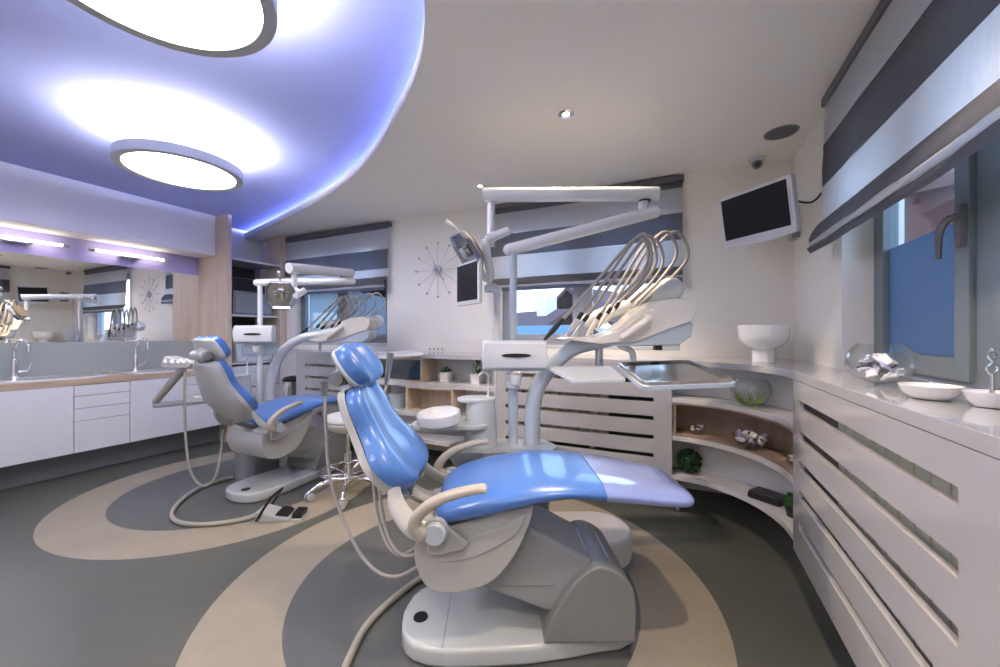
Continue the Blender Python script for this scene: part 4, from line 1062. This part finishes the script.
U2 = (-3.10, 2.25, 0)
def w2u(x, y, z): return (y - U2[1], -(x - U2[0]), z)
def cw(u, v, D):
    q = ((u - 500) / 385.0, (335 - v) / 385.0)
    x = -math.sin(TH) * D + math.cos(TH) * q[0] * D; y = math.cos(TH) * D + math.sin(TH) * q[0] * D
    return w2u(x, y, 1.30 + q[1] * D)
far = dict(warm=False, dz=.12, zpole=1.80, yaw=math.radians(-64), panel=True, J1=cw(350, 281, 3.72), J1b=cw(350, 273, 3.72), J2=cw(291, 268, 3.05), drop=.19,
           lamp=cw(281, 294, 3.02), lampyaw=math.radians(48), lamptilt=math.radians(-32), grip0=cw(296, 296, 3.0), grip1=cw(305, 290, 3.05), yk=.6,
           pipe=[w2u(-3.66, 2.475, .66), w2u(-3.66, 2.48, .80), cw(273, 372, 3.83), cw(282, 352, 3.86), cw(300, 339, 3.9), cw(322, 334, 3.95), cw(345, 330, 4.0)],
           **{'del': cw(343, 337, 4.05)}, delyaw=math.radians(-64), bal=[(-.30, .23, .13), (.0, .2, .15), (.30, .17, .17)], trayarms=False, loops=[(l[0] * .8, l[1] + .01, l[2] * .9, l[3] * .72, l[4] * .9 + .02, l[5] * .70, l[6], l[7] * .8, l[8]) for l in near_loops()],
           assist=dict(arm=[cw(214, 400, 3.5), cw(156, 405, 3.22), cw(182, 370, 3.2)], holder=cw(180, 362, 3.2), yaw=math.radians(-64), hr=.010,
                       tools=[(cw(196, 372, 3.18), cw(198, 352, 3.2))],
                       hoses=[[cw(185, 372, 3.16), cw(184.5, 400, 3.14), cw(186, 440, 3.12), cw(191, 472, 3.1), cw(203, 486, 3.1), cw(215, 478, 3.12), cw(221, 452, 3.2), cw(223, 430, 3.3)]]))
build_unit('far dental unit with white lamp arms beside the far chair', U2, PI / 2, far)

# trays on the near unit
def tray_of(corners, name, label, cat, th, m, RAD=.05, steel=False):
    c = [Vector(p) for p in corners]; cen = sum(c, Vector()) / 4
    t = thing(name, label, cat, CH1, A26)
    def slab(pts, h0, h1, rad):
        rad = min(rad, RAD)
        # rounded quad outline
        out = []
        for i in range(4):
            a, b, d = pts[i - 1], pts[i], pts[(i + 1) % 4]
            e0 = (a - b).normalized() * rad; e1 = (d - b).normalized() * rad
            for k in range(5):
                u = k / 4; out.append((b + e0) * (1 - u) ** 2 + b * 2 * u * (1 - u) + (b + e1) * u * u)
        n = (pts[1] - pts[0]).cross(pts[3] - pts[0]).normalized()
        if n.z < 0: n = -n
        return [[tuple(p + n * h) for p in out] for h in (h0, h1)]
    def shrink(f): return [cen + (p - cen) * f for p in c]
    MB().loft(slab(c, 0, th, .05) + [slab(shrink(.985), 0, th + .003, .05)[1]]).build('tray_plate', m, t, ang=50)
    if steel:
        q = [slab(shrink(.96), 0, th + .004, .05)[1], slab(shrink(.955), 0, th + .018, .05)[1], slab(shrink(.92), 0, th + .018, .05)[1], slab(shrink(.86), 0, th + .006, .05)[1], slab(shrink(.4), 0, th + .006, .02)[1]]
        s = MB().loft(q).build('steel_tray', 'chrometray', t, ang=40)
    return t
M['chrometray'] = mat('polished_steel', (0.60, 0.56, 0.52), 0.2, metal=1.0)
tray_of([(.675, .029, 1.046), (1.134, .051, 1.06), (1.148, .522, 1.124), (.694, .478, 1.111)], 'instrument_tray', 'polished steel instrument tray on a pale holder below the delivery head', 'tray', .018, 'paleblue', steel=True)
tray_of([(.402, .235, 1.055), (.672, .235, 1.062), (.668, .475, 1.108), (.300, .475, 1.108)], 'side_tray', 'white shelf tray left of the steel instrument tray', 'tray', .012, 'dwhite', RAD=.012)
# tray on the far unit
def cw3(u, v, D):
    a = w2u(0, 0, 0); q = ((u - 500) / 385.0, (335 - v) / 385.0)
    return Vector((-math.sin(TH) * D + math.cos(TH) * q[0] * D, math.cos(TH) * D + math.sin(TH) * q[0] * D, 1.30 + q[1] * D))
CB, AB = CH1, A26
CH1 = (0, 0, 0); A26 = 0
tray_of([cw3(378, 358, 3.35), cw3(424, 356, 3.35), cw3(418, 352, 3.75), cw3(380, 353, 3.75)], 'instrument_tray', 'thin pale tray reaching out from the far delivery head, behind the near headrest', 'tray', .014, 'dwhite')
CH1, A26 = CB, AB

# ------------------------------------------------------------------ stool, pedal, hoses, bin
t = thing('operator_stool', 'cream saddle-topped stool on a chrome five-leg base', 'stool', (-2.47, 2.34, 0), .35)
MB().lathe([(0, .50), (.06, .50), (.13, .525), (.17, .565), (.176, .585), (.172, .59), (0, .592)], seg=40).build('seat_pan', 'stoolseat', t)
MB().lathe([(0, .59), (.172, .592), (.182, .605), (.182, .625), (.165, .648), (.10, .662), (0, .666)], seg=40).build('seat', 'stoolseat', t)
MB().cyl((0, 0, .16), (0, 0, .34), .032).cyl((0, 0, .34), (0, 0, .50), .02).lathe([(0, .10), (.045, .10), (.05, .13), (.035, .17), (0, .17)], seg=24).build('column', 'chrome', t)
MB().tube([(.215 * math.cos(a), .215 * math.sin(a), .195) for a in [2 * PI * k / 48 for k in range(49)]], .011, seg=10, smooth=False).build('foot_ring', 'chrome', t)
o = MB()
for k in range(5):
    a = 2 * PI * k / 5 + .3; o.cyl((.03 * math.cos(a), .03 * math.sin(a), .16), (.21 * math.cos(a), .21 * math.sin(a), .195), .007, seg=8)
o.build('ring_strut', 'chrome', t)
for k in range(5):
    a = 2 * PI * k / 5; c, s = math.cos(a), math.sin(a)
    lg = MB().tube([(.03 * c, .03 * s, .13), (.14 * c, .14 * s, .125), (.23 * c, .23 * s, .10), (.275 * c, .275 * s, .075)], [.018, .018, .016, .013], seg=12, flat=1.1).build('leg', 'chrome', t)
    X = TR(.285 * c, .285 * s, .032) @ RZ(a + .6 + k)
    o = MB(X).cyl((0, -.028, 0), (0, -.008, 0), .031, seg=20).cyl((0, .008, 0), (0, .028, 0), .031, seg=20).cyl((0, -.02, .0), (0, .02, 0), .014).cyl((0, 0, 0), (0, 0, .05), .009, seg=10)
    cs = o.build('caster', 'shell', lg)
    MB(X).tube([(-.02, 0, .02), (0, 0, .036), (.02, 0, .024)], .017, seg=10).build('caster_hood', 'steel', cs)

t = thing('foot_pedal', 'grey foot pedal with a black hoop on the far ring of the floor', 'foot pedal', (-2.62, 1.80, 0), math.radians(30))
MB().prism([(-.09, 0), (.14, 0), (.14, .022), (.05, .035), (-.07, .075), (-.09, .07)], -.075, .075, 'y', .008, 2).build('pedal_body', 'shell', t)
MB().prism([(.03, .037), (.12, .024), (.125, .035), (.10, .055), (.05, .062)], -.055, .055, 'y', .006).build('pedal_lever', 'black', t)
MB().prism([(.145, .012), (.21, .012), (.215, .045), (.15, .05)], -.06, .06, 'y', .01).build('pedal_pad', 'black', t)
MB().box(.135, .215, -.065, .065, 0, .011, .003).build('pedal_foot', 'base', t)
o = MB()
for s in (-1, 1): o.tube([(-.075, s * .085, .02), (.02, s * .085, .175)], .009, seg=8, smooth=False)
o.tube([(.02, -.085, .175), (.02, .085, .175)], .009, seg=8, smooth=False); o.build('carry_hoop', 'black', t)
hp = [(-3.665, 2.13, .016), (-3.68, 2.03, .016), (-3.66, 1.87, .016), (-3.53, 1.68, .016), (-3.33, 1.52, .016), (-3.12, 1.46, .016), (-2.91, 1.52, .016), (-2.76, 1.66, .018), (-2.71, 1.75, .03)]
tag(MB().tube(hp, .0155, seg=12, n=10).build('pedal_hose', 'hosecream'), 'cream hose curling from the far chair to the foot pedal', 'hose')
tag(MB().tube([(-1.19, 1.76, .016), (-1.235, 1.68, .016), (-1.262, 1.526, .016), (-1.26, 1.32, .016), (-1.205, 1.162, .016), (-1.10, .98, .016), (-.95, .80, .016)], .0155, seg=12, n=10).build('floor_hose', 'hosecream'), 'cream hose running from the near chair to the bottom edge', 'hose')
t = thing('pedal_bin', 'chrome pedal bin against the back wall left of the slotted panel', 'bin', (-4.42, 3.30, 0))
MB().lathe([(0, 0), (.125, 0), (.125, .72), (0, .72)], seg=36).build('bin_body', 'chrome', t)
MB().lathe([(0, .722), (.13, .722), (.13, .745), (.10, .775), (0, .79)], seg=36).build('lid', 'black', t)
MB().lathe([(.126, .0), (.132, 0), (.132, .03), (.126, .03)], seg=36, closed=True).box(-.04, .04, -.16, -.12, .01, .025, .004).build('foot_rim', 'black', t)
tag(MB().box(-4.95, -4.06, 3.50, 3.62, 0.0, 1.07, .004).box(-4.96, -4.05, 3.48, 3.625, 1.071, 1.10, .003).build('wall_panel_cupboard', 'white'), 'plain white low cupboard behind the far delivery pipe', 'cupboard')

# ------------------------------------------------------------------ world and view
w = bpy.data.worlds.new('dusk_sky'); SC.world = w; w.use_nodes = True
nt = w.node_tree; bg = nt.nodes['Background']
tc = nt.nodes.new('ShaderNodeTexCoord'); sep = nt.nodes.new('ShaderNodeSeparateXYZ'); nt.links.new(tc.outputs['Generated'], sep.inputs[0])
r = nt.nodes.new('ShaderNodeValToRGB'); nt.links.new(sep.outputs['Z'], r.inputs[0])
r.color_ramp.elements[0].position = 0.0; r.color_ramp.elements[0].color = (.72, .82, .95, 1)
r.color_ramp.elements[1].position = 0.6; r.color_ramp.elements[1].color = (.28, .48, .85, 1)
nt.links.new(r.outputs[0], bg.inputs['Color']); bg.inputs['Strength'].default_value = 2.2

SC.view_settings.view_transform = 'Standard'; SC.view_settings.look = 'None'
SC.view_settings.exposure = 1.36; SC.view_settings.gamma = 1.0; SC.view_settings.use_curve_mapping = False
try:
    SC.cycles.max_bounces = 8; SC.cycles.use_denoising = True; SC.cycles.sample_clamp_indirect = 6
    SC.cycles.transparent_max_bounces = 16
except Exception: pass
